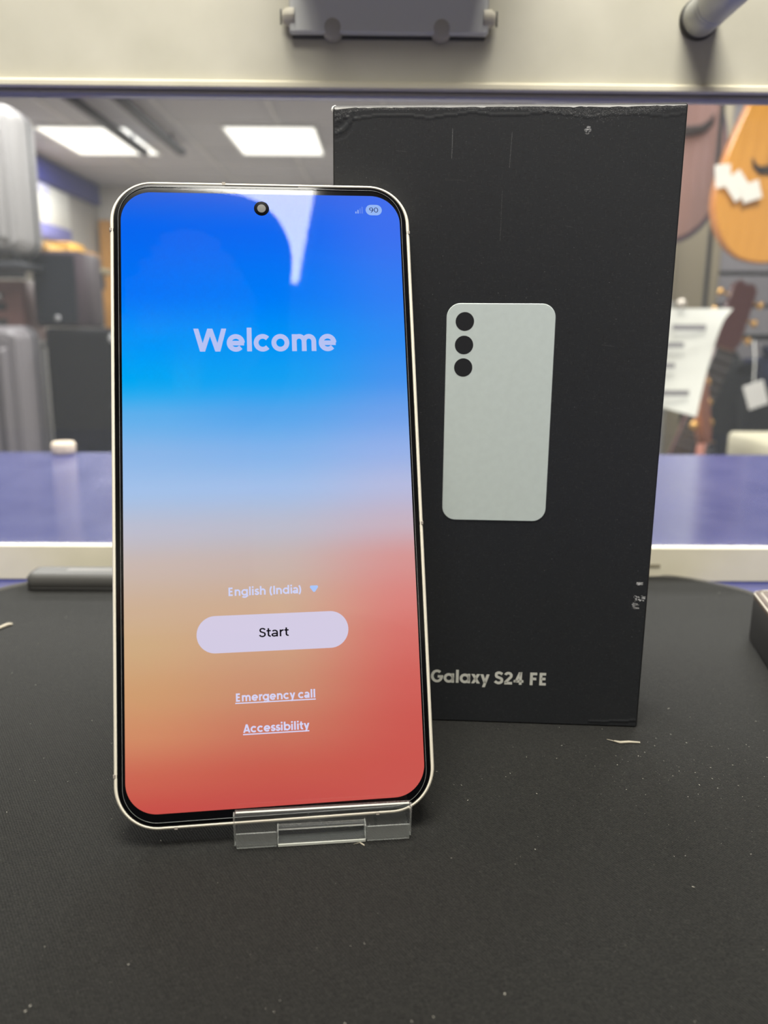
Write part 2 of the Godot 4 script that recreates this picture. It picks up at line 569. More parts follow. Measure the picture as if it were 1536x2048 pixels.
func make_counter() -> void:
	var b := Basis(Vector3.UP, YAW)
	var c := thing("shop_counter", "blue laminate counter top running under the glass screen", "counter", Vector3(0, 0, -0.3), b)
	M.blue.roughness_texture = noise_tex(0.02, Color(0.75, 0.75, 0.75), Color(1, 1, 1), 256, 8)
	M.blue.uv1_triplanar = true
	M.blue.uv1_scale = Vector3.ONE * 4
	part("worktop", chamfer_box(Vector3(3.2, 0.036, 1.03), 0.002), M.blue, c, Vector3(0, TOP - 0.018, -0.005))
	part("front_panel", chamfer_box(Vector3(3.1, 0.98, 0.03), 0.002), mat(rgb(70, 74, 110), 0.6), c, Vector3(0, TOP - 0.036 - 0.49, -0.45))
	part("plinth", chamfer_box(Vector3(3.1, 0.98, 0.03), 0.002), mat(rgb(70, 74, 110), 0.6), c, Vector3(0, TOP - 0.036 - 0.49, 0.40))

func make_screen_partition() -> void:
	var b := Basis(Vector3.UP, 0.012)
	var at := Vector3(0, TOP, -0.397)
	var s := thing("counter_screen", "cream framed security glass screen standing across the blue counter", "screen", at, b)
	var cream := mat(rgb(226, 219, 196), 0.5)
	cream.albedo_texture = noise_tex(0.012, Color(0.93, 0.93, 0.92), Color(1, 1, 1), 512, 21)
	cream.uv1_triplanar = true
	cream.uv1_scale = Vector3.ONE * 3
	part("bottom_rail", chamfer_box(Vector3(2.6, 0.0180, 0.0046), 0.0006), cream, s, Vector3(0, 0.0090, 0.0045))
	var glass := StandardMaterial3D.new()
	glass.transparency = BaseMaterial3D.TRANSPARENCY_ALPHA
	glass.albedo_color = Color(0.9, 0.93, 0.95, 0.03)
	glass.roughness = 0.02
	glass.metallic_specular = 0.3
	part("glass_pane", box_mesh(Vector3(2.6, 0.2064, 0.004)), glass, s, Vector3(0, 0.0176 + 0.1032, 0.0015))
	var head := mat(rgb(206, 202, 185), 0.55)
	head.albedo_texture = cream.albedo_texture
	head.uv1_triplanar = true
	head.uv1_scale = Vector3.ONE * 3
	var y0 := 0.2250
	part("header_panel", chamfer_box(Vector3(2.6, 0.42, 0.009), 0.0012), head, s, Vector3(0, y0 + 0.21 + 0.0012, 0.0025))
	part("edge_trim", chamfer_box(Vector3(2.6, 0.0035, 0.0028), 0.0008), cream, s, Vector3(0, y0 + 0.003, 0.0078))
	part("glazing_channel", chamfer_box(Vector3(2.6, 0.0020, 0.0086), 0.0004), mat(rgb(150, 146, 142), 0.4), s, Vector3(0, y0 + 0.0003, 0.0024))
	for k in [-1, 1]:
		part("post", chamfer_box(Vector3(0.03, 0.64, 0.02), 0.002), cream, s, Vector3(k * 1.29, 0.32, 0))
	# a small mark on the rail
	part("rail_mark", flat_poly(rr(0.0075, 0.0016, 0.0008, 4)), mat(rgb(150, 142, 120), 0.7), s, Vector3(0.1355, 0.0085, 0.0071))
	# grey housing screwed to the header
	var face := -0.397 + 0.007
	var h := thing("metal_housing", "grey metal housing with side screws fixed to the cream header panel", "housing", Vector3(0.0006, 0.2437, face + 0.001), b)
	var gm := mat(rgb(206, 207, 203), 0.5)
	part("cover_plate", chamfer_box(Vector3(0.0855, 0.06, 0.004), 0.0008), gm, h, Vector3(0, 0.0308, 0.0030))
	part("back_plate", chamfer_box(Vector3(0.084, 0.064, 0.0024), 0.0005), mat(rgb(70, 70, 68), 0.6), h, Vector3(0, 0.032, 0.0002))
	part("shading_case", chamfer_box(Vector3(0.086, 0.09, 0.062), 0.002), gm, h, Vector3(0, 0.0860, 0.0328))  # unseen deep case, added to shade the cover plate and header
	for x in [-0.0242, 0.0226]:
		part("clip", lathe([[0.0, 0.004], [0.0035, 0.0038], [0.0048, 0.002], [0.0048, -0.001]], 18), mat(rgb(176, 172, 160), 0.5), h, Vector3(x, 0.0032, 0.0012))
	for s2 in [-1, 1]:
		var k := part("side_screw", lathe([[0.0, 0.0035], [0.0022, 0.0032], [0.0036, 0.0016], [0.0038, -0.002]], 18), mat(rgb(196, 190, 172), 0.5), h, Vector3(s2 * 0.0425, 0.0074, 0.0028), Basis(Vector3.UP, s2 * PI / 2))
		part("slot", chamfer_box(Vector3(0.0008, 0.006, 0.0006), 0.0001), M.dark, k, Vector3(0, 0, 0.0039))
	# grey stand-off tube, straight out of the header
	var t := thing("standoff_tube", "round grey metal stand-off tube sticking out of the cream header panel", "tube", Vector3(0.1355, 0.2532, face - 0.002), b)
	var tm := mat(rgb(172, 172, 166), 0.45, 0.2)
	part("barrel", lathe([[0.0, 0.0], [0.0072, 0.0], [0.0078, 0.0008], [0.0078, 0.016], [0.0074, 0.0164], [0.0074, 0.0170], [0.0078, 0.0174], [0.0078, 0.0186], [0.0074, 0.0190], [0.0074, 0.0196], [0.0078, 0.0200], [0.0078, 0.055], [0.0070, 0.056], [0.0, 0.056]], 32), tm, t)
	part("contact_shade_ring", lathe([[0.0, 0.0028], [0.0083, 0.0028], [0.0085, 0.0024], [0.0085, 0.0]], 32), mat(rgb(60, 58, 54), 0.6), t)  # dark ring paints the contact shadow where the tube meets the panel

# ---------------------------------------------------------------- mouse mat
func make_mat() -> void:
	var o := thing("desk_mat", "black twill fabric mat with stitched edge under the phone and box", "mat", Vector3(0.0, TOP, -0.18), Basis(Vector3.UP, 0.028))
	var W := 0.372
	var D := 0.424
	var R := 0.055
	# twill: fine diagonal ribs broken by the warp
	var n := 512
	var hi := Image.create(n, n, false, Image.FORMAT_L8)
	var al := Image.create(n, n, false, Image.FORMAT_RGB8)
	var tile_w := func(q: int, k: float) -> float: return TAU * k * q / n
	var grain := PackedFloat32Array()
	grain.resize(n * n)
	for i in n * n:
		grain[i] = rng.randf() - 0.5
	for y in n:
		for x in n:
			var d := sin(tile_w.call(x, 44.0) - tile_w.call(y, 27.0))
			var warp := sin(tile_w.call(x, 58.0)) * 0.3
			var g := grain[y * n + x]
			# fluff: a few texels wide, so that it still shows from half a metre
			var fl := 0.0
			for k in 6:
				fl += grain[((y + k / 3 * 2) % n) * n + (x + k % 3 * 2) % n]
			var v := 0.5 + 0.22 * d + 0.08 * warp + 0.14 * g + 0.24 * fl
			hi.set_pixel(x, y, Color(v, v, v))
			var c := clampf(0.60 + 0.10 * d + 0.20 * g + 0.34 * fl + (0.7 * rng.randf() if rng.randf() < 0.008 else 0.0), 0.15, 1.0)
			al.set_pixel(x, y, Color(c, c, c * 0.985))
	var m := mat(rgb(49, 49, 46), 0.85, 0.0, 0.4)
	m.albedo_texture = ImageTexture.create_from_image(al)
	m.heightmap_enabled = true
	m.heightmap_texture = ImageTexture.create_from_image(hi)
	m.heightmap_scale = 0.03
	m.uv1_triplanar = true
	m.uv1_scale = Vector3.ONE * (1.0 / 0.031)
	m.rim_enabled = true
	m.rim = 0.15
	var up := Basis(Vector3.RIGHT, -PI / 2)
	part("cloth", loft([[W - 0.004, D - 0.004, R - 0.002, 0.0], [W, D, R, 0.0008], [W, D, R, 0.0022], [W - 0.003, D - 0.003, R - 0.0015, 0.003]], 24), m, o, Vector3.ZERO, up)
	# overlock stitching round the rim
	var loop := rr(W - 0.0012, D - 0.0012, R - 0.0006, 40)
	var st := begin()
	var carry := 0.0
	var step := 0.0013
	for i in loop.size():
		var a := loop[i]
		var b := loop[(i + 1) % loop.size()]
		var L := a.distance_to(b)
		var t := (b - a).normalized()
		var o2 := Vector2(t.y, -t.x)
		while carry < L:
			var c := a + t * carry
			var s0 := c - o2 * 0.0026 - t * 0.0009
			var s1 := c + o2 * 0.0004
			var s2 := c + o2 * 0.0014 + t * 0.0006
			tube_into(st, [Vector3(s0.x, s0.y, 0.0026), Vector3(s0.x * 0.4 + s1.x * 0.6, s0.y * 0.4 + s1.y * 0.6, 0.0036), Vector3(s1.x, s1.y, 0.0032), Vector3(s2.x, s2.y, 0.0010)], [0.0003, 0.0005, 0.0005, 0.0003], 4, false)
			carry += step
		carry -= L
	var sm := mat(rgb(92, 90, 84), 0.8)
	var e := part("edge_stitching", done(st), sm, o, Vector3.ZERO, up)
	e.set_meta("kind", "stuff")

# ---------------------------------------------------------------- product box
func make_box() -> void:
	var W := 0.0943
	var H := 0.1796
	var D := 0.027
	var b := Basis(Vector3.UP, -0.0574)
	var at := Vector3(-0.01466, 0, -0.23734) + b * Vector3(W / 2, 0, -D / 2)
	var o := thing("product_box", "tall black cardboard phone box with a pale phone silhouette on its front", "box", at, b)
	# paper: fine fibres, rubbed specks, scratches
	var tw := 1024
	var th := 1950
	var im := Image.create(tw, th, false, Image.FORMAT_RGB8)
	im.fill(Color(0.172, 0.178, 0.192))
	for k in 60000:
		var x := rng.randi_range(0, tw - 1)
		var y := rng.randi_range(0, th - 1)
		var v := 0.125 + 0.125 * rng.randf()
		var L := rng.randi_range(1, 9)
		im.fill_rect(Rect2i(x, y, L, 1) if rng.randf() < 0.6 else Rect2i(x, y, 1, L), Color(v, v, v * 1.02))
	for k in 700:
		var v := 0.22 + 0.2 * rng.randf()
		im.fill_rect(Rect2i(rng.randi_range(0, tw - 4), rng.randi_range(0, th - 4), rng.randi_range(1, 3), rng.randi_range(1, 2)), Color(v, v, v))
	var mm := func(x: float, y: float) -> Vector2: return Vector2(x / 94.3 * tw, (1.0 - y / 179.6) * th)
	for s in [[32.3, 174.0, 32.2, 166.5, 0.42], [48.4, 173.0, 48.0, 164.0, 0.36], [46.3, 158.0, 46.2, 145.0, 0.32], [17.0, 168.5, 19.5, 168.3, 0.3], [64.0, 149.0, 66.0, 148.6, 0.28], [30.5, 161.0, 35.0, 160.9, 0.26], [76.0, 117.0, 79.5, 116.6, 0.3]]:
		var p: Vector2 = mm.call(s[0], s[1])
		var q: Vector2 = mm.call(s[2], s[3])
		for k in 300:
			var r := p.lerp(q, k / 299.0)
			if rng.randf() < 0.75:
				im.set_pixelv(Vector2i(clampi(int(r.x + rng.randf() * 1.4), 0, tw - 1), clampi(int(r.y), 0, th - 1)), Color(s[4], s[4], s[4]))
	# white rub marks: near the top edge and low on the right edge
	var marks := []
	for k in 60:
		var a := rng.randf() * TAU
		marks.append([68.6 + cos(a) * 0.9 * sqrt(rng.randf()) , 173.4 + sin(a) * 1.1 * sqrt(rng.randf()), 0.7])
	for k in 70:
		marks.append([91.0 + rng.randf() * 1.6, 47.2 - rng.randf() * 0.8 - 0.0, 0.85])
		marks.append([90.6 + rng.randf() * 3.0, 43.0 - rng.randf() * 1.6 - 0.5 * rng.randf(), 0.85])
		marks.append([90.2 + rng.randf() * 1.8, 40.6 - rng.randf() * 2.0, 0.75])
	for k in marks:
		var p: Vector2 = mm.call(k[0], k[1])
		if rng.randf() < 0.55:
			var v: float = k[2] * (0.6 + 0.4 * rng.randf())
			im.fill_rect(Rect2i(int(p.x), int(p.y), rng.randi_range(2, 7), rng.randi_range(1, 4)).intersection(Rect2i(0, 0, tw, th)), Color(v, v, v))
	# rubbed paper along the top edge
	for k in 5200:
		var x := rng.randf()
		var dpt := absf(rng.randfn(0.0, 1.0)) * (0.35 + 1.4 * exp(-pow((x - 0.76) / 0.13, 2.0)) + 0.9 * exp(-pow(x / 0.05, 2.0)))
		var p: Vector2 = mm.call(x * 94.3, 179.5 - dpt)
		var v := 0.24 + 0.22 * rng.randf()
		im.fill_rect(Rect2i(int(p.x), int(p.y), rng.randi_range(1, 4), 1).intersection(Rect2i(0, 0, tw, th)), Color(v, v, v))
	# creases at the corners, raised
	var hm := Image.create(256, 488, false, Image.FORMAT_L8)
	hm.fill(Color(0.5, 0.5, 0.5))
	for k in [[3.5, 0.7], [5.2, 0.35], [6.6, 0.75], [8.2, 0.4]]:
		for j in 60:
			var a := lerpf(0.0, PI / 2, j / 59.0)
			hm.fill_rect(Rect2i(int(sin(a) * k[0] * 2.0), int(cos(a) * k[0] * 2.6), 2, 2), Color(k[1], k[1], k[1]))
	for j in 40:
		hm.fill_rect(Rect2i(256 - 40 + j, 488 - 4 - int(j * 0.06), 1, 2), Color(0.8, 0.8, 0.8))
	for j in 256:
		hm.fill_rect(Rect2i(j, 5 + int(1.6 * sin(j * 0.11) + 1.0 * sin(j * 0.037)), 1, 2), Color(0.64, 0.64, 0.64))
	M.carton = mat(Color(1, 1, 1), 0.34, 0.0, 0.5)
	M.carton.albedo_texture = ImageTexture.create_from_image(im)
	M.carton.heightmap_enabled = true
	M.carton.heightmap_texture = ImageTexture.create_from_image(hm)
	M.carton.heightmap_scale = 0.035
	M.carton_side = mat(rgb(33, 33, 35), 0.5)
	M.carton_side.albedo_texture = noise_tex(0.08, Color(0.75, 0.75, 0.75), Color(1, 1, 1), 256, 31)
	M.carton_side.uv1_triplanar = true
	M.carton_side.uv1_scale = Vector3.ONE * 12
	var bev := 0.00045
	part("carton", loft([[W - 2 * bev, H - 2 * bev, 0.0003, -D / 2], [W, H, 0.0007, -D / 2 + bev], [W, H, 0.0007, D / 2 - bev], [W - bev * 0.6, H - bev * 0.6, 0.0006, D / 2 - bev * 0.35], [W - 2 * bev, H - 2 * bev, 0.0003, D / 2]], 3, true, false), M.carton_side, o, Vector3(0, H / 2, 0))
	# front sheet with its own texture coordinates
	var st := begin()
	st.set_smooth_group(-1)
	var fw := W - 2 * bev
	var fh := H - 2 * bev
	for q in [[0, 0], [0, 1], [1, 1], [0, 0], [1, 1], [1, 0]]:
		st.set_uv(Vector2(q[0], 1.0 - q[1]))
		st.set_normal(Vector3.BACK)
		st.add_vertex(Vector3((q[0] - 0.5) * fw, q[1] * fh + bev, D / 2))
	st.generate_tangents()
	part("front_sheet", st.commit(), M.carton, o)
	# rubbed top edge: bare paper, painted paler to carry the bevel highlight too
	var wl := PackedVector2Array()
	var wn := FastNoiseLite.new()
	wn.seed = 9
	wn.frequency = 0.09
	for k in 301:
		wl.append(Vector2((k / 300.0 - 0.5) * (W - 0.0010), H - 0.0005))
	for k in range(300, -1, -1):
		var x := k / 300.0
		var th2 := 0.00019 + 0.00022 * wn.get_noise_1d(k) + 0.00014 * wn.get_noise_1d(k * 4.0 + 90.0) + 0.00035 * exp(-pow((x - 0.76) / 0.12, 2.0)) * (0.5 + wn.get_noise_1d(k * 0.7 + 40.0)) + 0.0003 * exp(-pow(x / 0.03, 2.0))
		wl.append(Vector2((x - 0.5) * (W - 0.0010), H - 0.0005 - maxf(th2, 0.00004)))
	var worn_highlight := mat(rgb(228, 227, 222), 0.7)
	part("worn_edge_highlight", flat_poly(wl), worn_highlight, o, Vector3(0, 0, D / 2 + 0.00004))
	part("worn_corner", lathe([[0.0, 0.0006], [0.0007, 0.0004], [0.0011, 0.0]], 8), worn_highlight, o, Vector3(-W / 2 + 0.0006, H - 0.0009, D / 2 - 0.0006))
	# pale silhouette, foil pressed a little proud
	var icon_m := mat(rgb(214, 225, 222), 0.5)
	icon_m.albedo_texture = noise_tex(0.05, Color(0.975, 0.975, 0.975), Color(1, 1, 1), 256, 33)
	icon_m.uv1_triplanar = true
	icon_m.uv1_scale = Vector3.ONE * 25
	var iw := 0.0305
	var ih := 0.06263
	var ic := Vector3(0.03204 + iw / 2 - W / 2, 0.06542 + ih / 2, D / 2)
	var icon := part("phone_silhouette", loft([[iw, ih, 0.0039, 0.0], [iw, ih, 0.0039, 0.00008], [iw - 0.0003, ih - 0.0003, 0.0037, 0.00018]], 12, false), icon_m, o, ic)
	var dot_m := mat(rgb(36, 37, 40), 0.4)
	for y in [0.12303, 0.11652, 0.11021]:
		var cxm: float = 0.03719 - W / 2 + (0.12303 - y) * -0.008
		part("camera_dot", flat_rr(0.0052, 0.0052, 0.0026, 10), dot_m, icon, Vector3(cxm, y, D / 2 + 0.00020) - ic)
	part("lettering", lettering("Galaxy S24 FE", 0.0042, 0.205, 0.0362, true), mat(rgb(216, 216, 206), 0.5), o, Vector3(0.02965 - W / 2, 0.0131, D / 2 + 0.00006))

# ---------------------------------------------------------------- smartphone
const PHONE_W := 0.0773
const PHONE_H := 0.162
const PHONE_D := 0.008

func phone_xf() -> Transform3D:
	var b := Basis(Vector3.UP, 0.120358) * Basis(Vector3.RIGHT, -0.329179) * Basis(Vector3.BACK, 0.009553)
	return Transform3D(b, Vector3(-0.0248254, 0.0045859, -0.1739056))

func make_phone() -> void:
	var xf := phone_xf()
	var o := thing("smartphone", "cream framed smartphone with a lit blue to red welcome screen on a clear stand", "phone", xf.origin, xf.basis)
	var mid := Vector3(0, PHONE_H / 2, 0)
	var W := PHONE_W
	var H := PHONE_H
	var R := 0.0108
	var fm := mat(rgb(244, 237, 218), 0.34, 0.0)
	# metal body: rounded back edge, flat side, bright bevel towards the glass
	part("frame", loft([[W - 0.004, H - 0.004, R - 0.002, -PHONE_D], [W - 0.0012, H - 0.0012, R - 0.0006, -PHONE_D + 0.0005], [W, H, R, -PHONE_D + 0.0018], [W, H, R, -0.0008], [W - 0.0002, H - 0.0002, R - 0.0001, -0.0004], [W - 0.0007, H - 0.0007, R - 0.00035, 0.0], [W - 0.0017, H - 0.0017, R - 0.00085, 0.0002], [W - 0.0019, H - 0.0019, R - 0.00095, -0.0004]], 20, true, true), fm, o, mid)
	# front glass (black border), slightly domed rim
	var gw := W - 0.0020
	var gh := H - 0.0020
	var gr := R - 0.0010
	var gm := mat(rgb(9, 9, 10), 0.06, 0.0, 0.5)
	part("front_glass", loft([[gw, gh, gr, -0.0005], [gw, gh, gr, 0.0001], [gw - 0.0002, gh - 0.0002, gr - 0.0001, 0.0002]], 20, false), gm, o, mid)
	# clear protector: bright cut edge and the film itself
	var pw := 0.0730
	var ph := 0.15835
	var pr := 0.0085
	var pc := Vector3(0, 0.0019 + ph / 2, 0)
	var edge := mat(rgb(150, 152, 150), 0.2, 0.0, 0.6)
	var prot := part("protector_edge", loft([[pw, ph, pr, 0.0002], [pw, ph, pr, 0.00042], [pw - 0.00014, ph - 0.00014, pr - 0.00007, 0.00050], [pw - 0.0002, ph - 0.0002, pr - 0.0001, 0.00046]], 20, false, false), edge, o, pc)
	var film := StandardMaterial3D.new()
	film.transparency = BaseMaterial3D.TRANSPARENCY_ALPHA
	film.albedo_color = Color(1, 1, 1, 0.0)
	film.roughness = 0.015
	film.metallic_specular = 0.42
	part("protector_film", flat_rr(pw - 0.0002, ph - 0.0002, pr - 0.0001, 20), film, prot, Vector3(0, 0, 0.00046))
	# lit display
	var dw := 0.0718
	var dh := 0.1548
	var dc := Vector3(0.0001, 0.00395 + dh / 2, 0.00028)
	var disp := part("display", flat_rr(dw, dh, 0.0076, 16, true), display_material(), o, dc)
	var lab := func(called: String, mesh: Mesh, c: Color, x: float, y: float, lift := 0.00003) -> void:
		part(called, mesh, glow(c), disp, Vector3(x, y, 0.00028 + lift) - dc)
	var lav := rgb(206, 208, 250)
	lab.call("welcome_text", lettering("Welcome", 0.0060, 0.205, 0.0362), rgb(183, 196, 246), -0.01815, 0.11662)
	lab.call("language_text", lettering("English (India)", 0.00208, 0.19, 0.0181), rgb(208, 212, 248), -0.01095, 0.05475)
	lab.call("language_arrow", flat_poly(PackedVector2Array([Vector2(-0.00085, 0.0008), Vector2(-0.00105, 0.0004), Vector2(-0.0002, -0.0008), Vector2(0.0002, -0.0008), Vector2(0.00105, 0.0004), Vector2(0.00085, 0.0008)])), rgb(172, 200, 252), 0.01025, 0.05575)
	lab.call("start_button", flat_rr(0.0371, 0.00905, 0.00452, 16), rgb(214, 206, 230), -0.0001, 0.0455)
	lab.call("start_text", lettering("Start", 0.00222, 0.15, 0.0074), rgb(10, 6, 16), -0.00365, 0.04438, 0.00005)
	lab.call("emergency_text", lettering("Emergency call", 0.00198, 0.20, 0.0195, false, false, 0.14), rgb(216, 214, 246), -0.0097, 0.02912)
	lab.call("accessibility_text", lettering("Accessibility", 0.00200, 0.20, 0.0160, false, false, 0.14), rgb(216, 214, 246), -0.0080, 0.02162)
	lab.call("battery_pill", flat_rr(0.0043, 0.0029, 0.00145, 10), rgb(152, 186, 248), 0.0292, 0.15487)
	lab.call("battery_text", lettering("90", 0.00135, 0.11, 0.0025), rgb(34, 44, 90), 0.02795, 0.1542, 0.00005)
	for k in 4:
		var hgt := 0.00055 + 0.00045 * k
		lab.call("signal_bar", flat_rr(0.00034, hgt, 0.00008, 3), rgb(150, 178, 246) if k < 2 else rgb(96, 134, 240), 0.02445 + k * 0.00056, 0.15385 + hgt / 2)
	# punch-hole camera
	var lens := part("front_camera", lathe([[0.0, 0.0], [0.00190, 0.0], [0.00195, -0.00005]], 32), mat(rgb(16, 16, 17), 0.6, 0.0, 0.2), o, Vector3(-0.0002, 0.15472, 0.00054))
	part("lens_dome", lathe([[0.0, 0.00005], [0.0005, 0.00004], [0.0009, 0.00002], [0.0011, 0.0]], 24), mat(rgb(120, 119, 115), 0.5, 0.0, 0.3), lens, Vector3(0, 0, 0.00002))
	# earpiece slit and antenna breaks
	part("earpiece", chamfer_box(Vector3(0.019, 0.00025, 0.0003), 0.00005), mat(rgb(6, 6, 6), 0.8), o, Vector3(0.0, PHONE_H - 0.00105, 0.0001))
	var am := mat(rgb(150, 142, 132), 0.5)
	for a in [[-0.0098, PHONE_H, 0], [-PHONE_W / 2, 0.1488, 1], [PHONE_W / 2, 0.1489, 1], [PHONE_W / 2, 0.0714, 1], [-PHONE_W / 2, 0.0132, 1], [-0.0242, 0.0, 0], [0.0240, 0.0, 0]]:
		var sz := Vector3(0.00095, 0.00095, 0.0070)
		var inward := Vector3(-signf(a[0]) * 0.00046, 0, 0) if a[2] == 1 else Vector3(0, 0.00046 if a[1] < 0.08 else -0.00046, 0)
		part("antenna_break", chamfer_box(sz, 0.0001), am, o, Vector3(a[0], a[1], -0.00338) + inward)

func flat_rr(w: float, h: float, r: float, seg := 12, uv := false) -> ArrayMesh:
	var loop := rr(w, h, r, seg)
	var st := begin()
	st.set_smooth_group(-1)
	for i in loop.size():
		var tri3 := [Vector2.ZERO, loop[(i + 1) % loop.size()], loop[i]]
		for p in tri3:
			if uv:
				st.set_uv(Vector2(p.x / w + 0.5, 0.5 - p.y / h))
			st.set_normal(Vector3.BACK)
			st.add_vertex(Vector3(p.x, p.y, 0))
	return st.commit()

func display_material() -> StandardMaterial3D:
	# colours of the wallpaper: rows from top to bottom, three columns each
	var rows := [
		[0.0, 44, 102, 228, 50, 104, 232, 68, 112, 240],
		[0.06, 6, 104, 244, 14, 106, 244, 62, 114, 242],
		[0.17, 0, 118, 250, 0, 124, 250, 50, 128, 246],
		[0.25, 0, 150, 250, 0, 150, 250, 48, 142, 246],
		[0.315, 0, 168, 246, 20, 162, 246, 70, 150, 242],
		[0.375, 96, 178, 240, 86, 168, 240, 112, 164, 238],
		[0.44, 142, 186, 236, 134, 182, 238, 152, 180, 236],
		[0.50, 166, 196, 236, 166, 194, 236, 184, 190, 226],
		[0.565, 192, 192, 208, 190, 190, 206, 202, 180, 194],
		[0.62, 204, 186, 178, 202, 182, 176, 216, 152, 150],
		[0.69, 208, 178, 150, 208, 174, 148, 220, 132, 126],
		[0.745, 210, 174, 134, 208, 164, 134, 216, 116, 108],
		[0.825, 210, 158, 114, 204, 144, 114, 210, 100, 92],
		[0.885, 212, 142, 104, 204, 122, 98, 206, 92, 84],
		[0.95, 206, 104, 84, 202, 94, 80, 204, 88, 80],
		[1.0, 202, 82, 74, 198, 82, 76, 204, 90, 82]]
	var w := 64
	var h := 256
	var im := Image.create(w, h, false, Image.FORMAT_RGB8)
	for y in h:
		var v := y / float(h - 1)
		var k := 0
		while k < rows.size() - 2 and rows[k + 1][0] < v:
			k += 1
		var t := smoothstep(0.0, 1.0, inverse_lerp(rows[k][0], rows[k + 1][0], v)) * 0.4 + inverse_lerp(rows[k][0], rows[k + 1][0], v) * 0.6
		var col := []
		for j in 3:
			var a := Color8(rows[k][1 + j * 3], rows[k][2 + j * 3], rows[k][3 + j * 3])
			var b := Color8(rows[k + 1][1 + j * 3], rows[k + 1][2 + j * 3], rows[k + 1][3 + j * 3])
			col.append(a.lerp(b, t))
		for x in w:
			var u := x / float(w - 1) * 2.0
			var c: Color = col[0].lerp(col[1], smoothstep(0, 1, u)) if u < 1.0 else col[1].lerp(col[2], smoothstep(0, 1, u - 1.0))
			im.set_pixel(x, y, c)
	var m := glow(Color(1, 1, 1))
	m.albedo_texture = ImageTexture.create_from_image(im)
	m.texture_repeat = false
	return m

# ---------------------------------------------------------------- clear acrylic stand
func make_stand() -> void:
	# its front follows the phone's bottom edge
	var xf := phone_xf()
	var yaw := 0.112
	var b := Basis(Vector3.UP, yaw)
	var acry := StandardMaterial3D.new()
	acry.transparency = BaseMaterial3D.TRANSPARENCY_ALPHA
	acry.albedo_color = Color(0.90, 0.93, 0.93, 0.05)
	acry.roughness = 0.04
	var o := thing("phone_stand", "small clear acrylic stand with a cut-out lip holding the phone", "stand", Vector3(-0.0139, 0, -0.1722), b)
	# bent sheet: lip, base with a cable cut-out, back rest
	var w := 0.0416
	var c := CSGCombiner3D.new()
	c.name = "bent_sheet"
	var prof := CSGPolygon3D.new()
	var ys := PackedVector2Array()
	# side profile in (z, y); the polygon is extruded along x
	var front := 0.0
	for q in [[-0.0700, 0.0], [-0.0016, 0.0], [-0.0006, 0.0004], [0.0, 0.0016], [0.0010, 0.0092], [0.0007, 0.0097], [-0.0012, 0.0097], [-0.0016, 0.0094], [-0.0024, 0.0030], [-0.0030, 0.0018], [-0.0040, 0.0017], [-0.0700, 0.0017]]:
		ys.append(Vector2(q[0], q[1]))
	prof.polygon = ys
	prof.mode = CSGPolygon3D.MODE_DEPTH
	prof.depth = w
	prof.name = "profile"
	# CSGPolygon extrudes towards -z from its XY plane: turn so that local x -> world z
	prof.transform = Transform3D(Basis(Vector3(0, 0, 1), Vector3(0, 1, 0), Vector3(-1, 0, 0)), Vector3(-w / 2, 0, 0))
	c.add_child(prof)
	var cut := CSGBox3D.new()
	cut.name = "cut_out"
	cut.size = Vector3(0.0212, 0.0040, 0.0100)
	cut.operation = CSGShape3D.OPERATION_SUBTRACTION
	cut.position = Vector3(-0.0004, 0.0026, 0.0012)
	c.add_child(cut)
	c.material_override = acry
	o.add_child(c)
	var frost_sheen := StandardMaterial3D.new()  # whitish sheets paint the sheen of rough cut edges and the reflecting foot
	frost_sheen.transparency = BaseMaterial3D.TRANSPARENCY_ALPHA
	frost_sheen.albedo_color = Color(0.88, 0.90, 0.88, 0.28)
	frost_sheen.roughness = 0.5
	var cutm := frost_sheen.duplicate()
	cutm.albedo_color = Color(0.94, 0.95, 0.91, 0.60)  # whiter copy for the bright glints painted along the cut edges
	part("lip_top_edge", chamfer_box(Vector3(w * 0.99, 0.0002, 0.0006), 0.00008), cutm, o, Vector3(0, 0.00984, 0.0002))
	for sx in [-1, 1]:
		var inner_x: float = 0.0106 - sx * 0.0004
		part("foot_sheen", chamfer_box(Vector3(w / 2 - inner_x - 0.0003, 0.0044, 0.0003), 0.0001), frost_sheen, o, Vector3(sx * (w / 2 + inner_x) / 2, 0.0026, 0.0007), Basis(Vector3.RIGHT, 0.13))
		part("cut_side", chamfer_box(Vector3(0.0003, 0.0036, 0.0034), 0.0001), frost_sheen, o, Vector3(-0.0004 + sx * 0.0105, 0.0025, -0.0014))
		part("lip_end", chamfer_box(Vector3(0.0003, 0.0088, 0.0016), 0.0001), frost_sheen, o, Vector3(sx * (w / 2 + 0.0002), 0.0052, -0.0003), Basis(Vector3.RIGHT, 0.13))
	part("cut_front_edge", chamfer_box(Vector3(0.0210, 0.0007, 0.0004), 0.0001), cutm, o, Vector3(-0.0004, 0.0005, 0.0002))
	part("cut_back_edge", chamfer_box(Vector3(0.0208, 0.0003, 0.0004), 0.0001), cutm, o, Vector3(-0.0004, 0.0019, -0.0040))
	# back rest leaning against the phone's back
	var back := chamfer_box(Vector3(0.030, 0.075, 0.0018), 0.0003)
	var pb := Basis(Vector3.UP, 0.120358) * Basis(Vector3.RIGHT, -0.329179)
	var p := xf * Vector3(0.011, 0.0400, -PHONE_D - 0.0013)
	part("back_rest", back, acry, o, b.inverse() * (p - o.position), b.inverse() * pb)

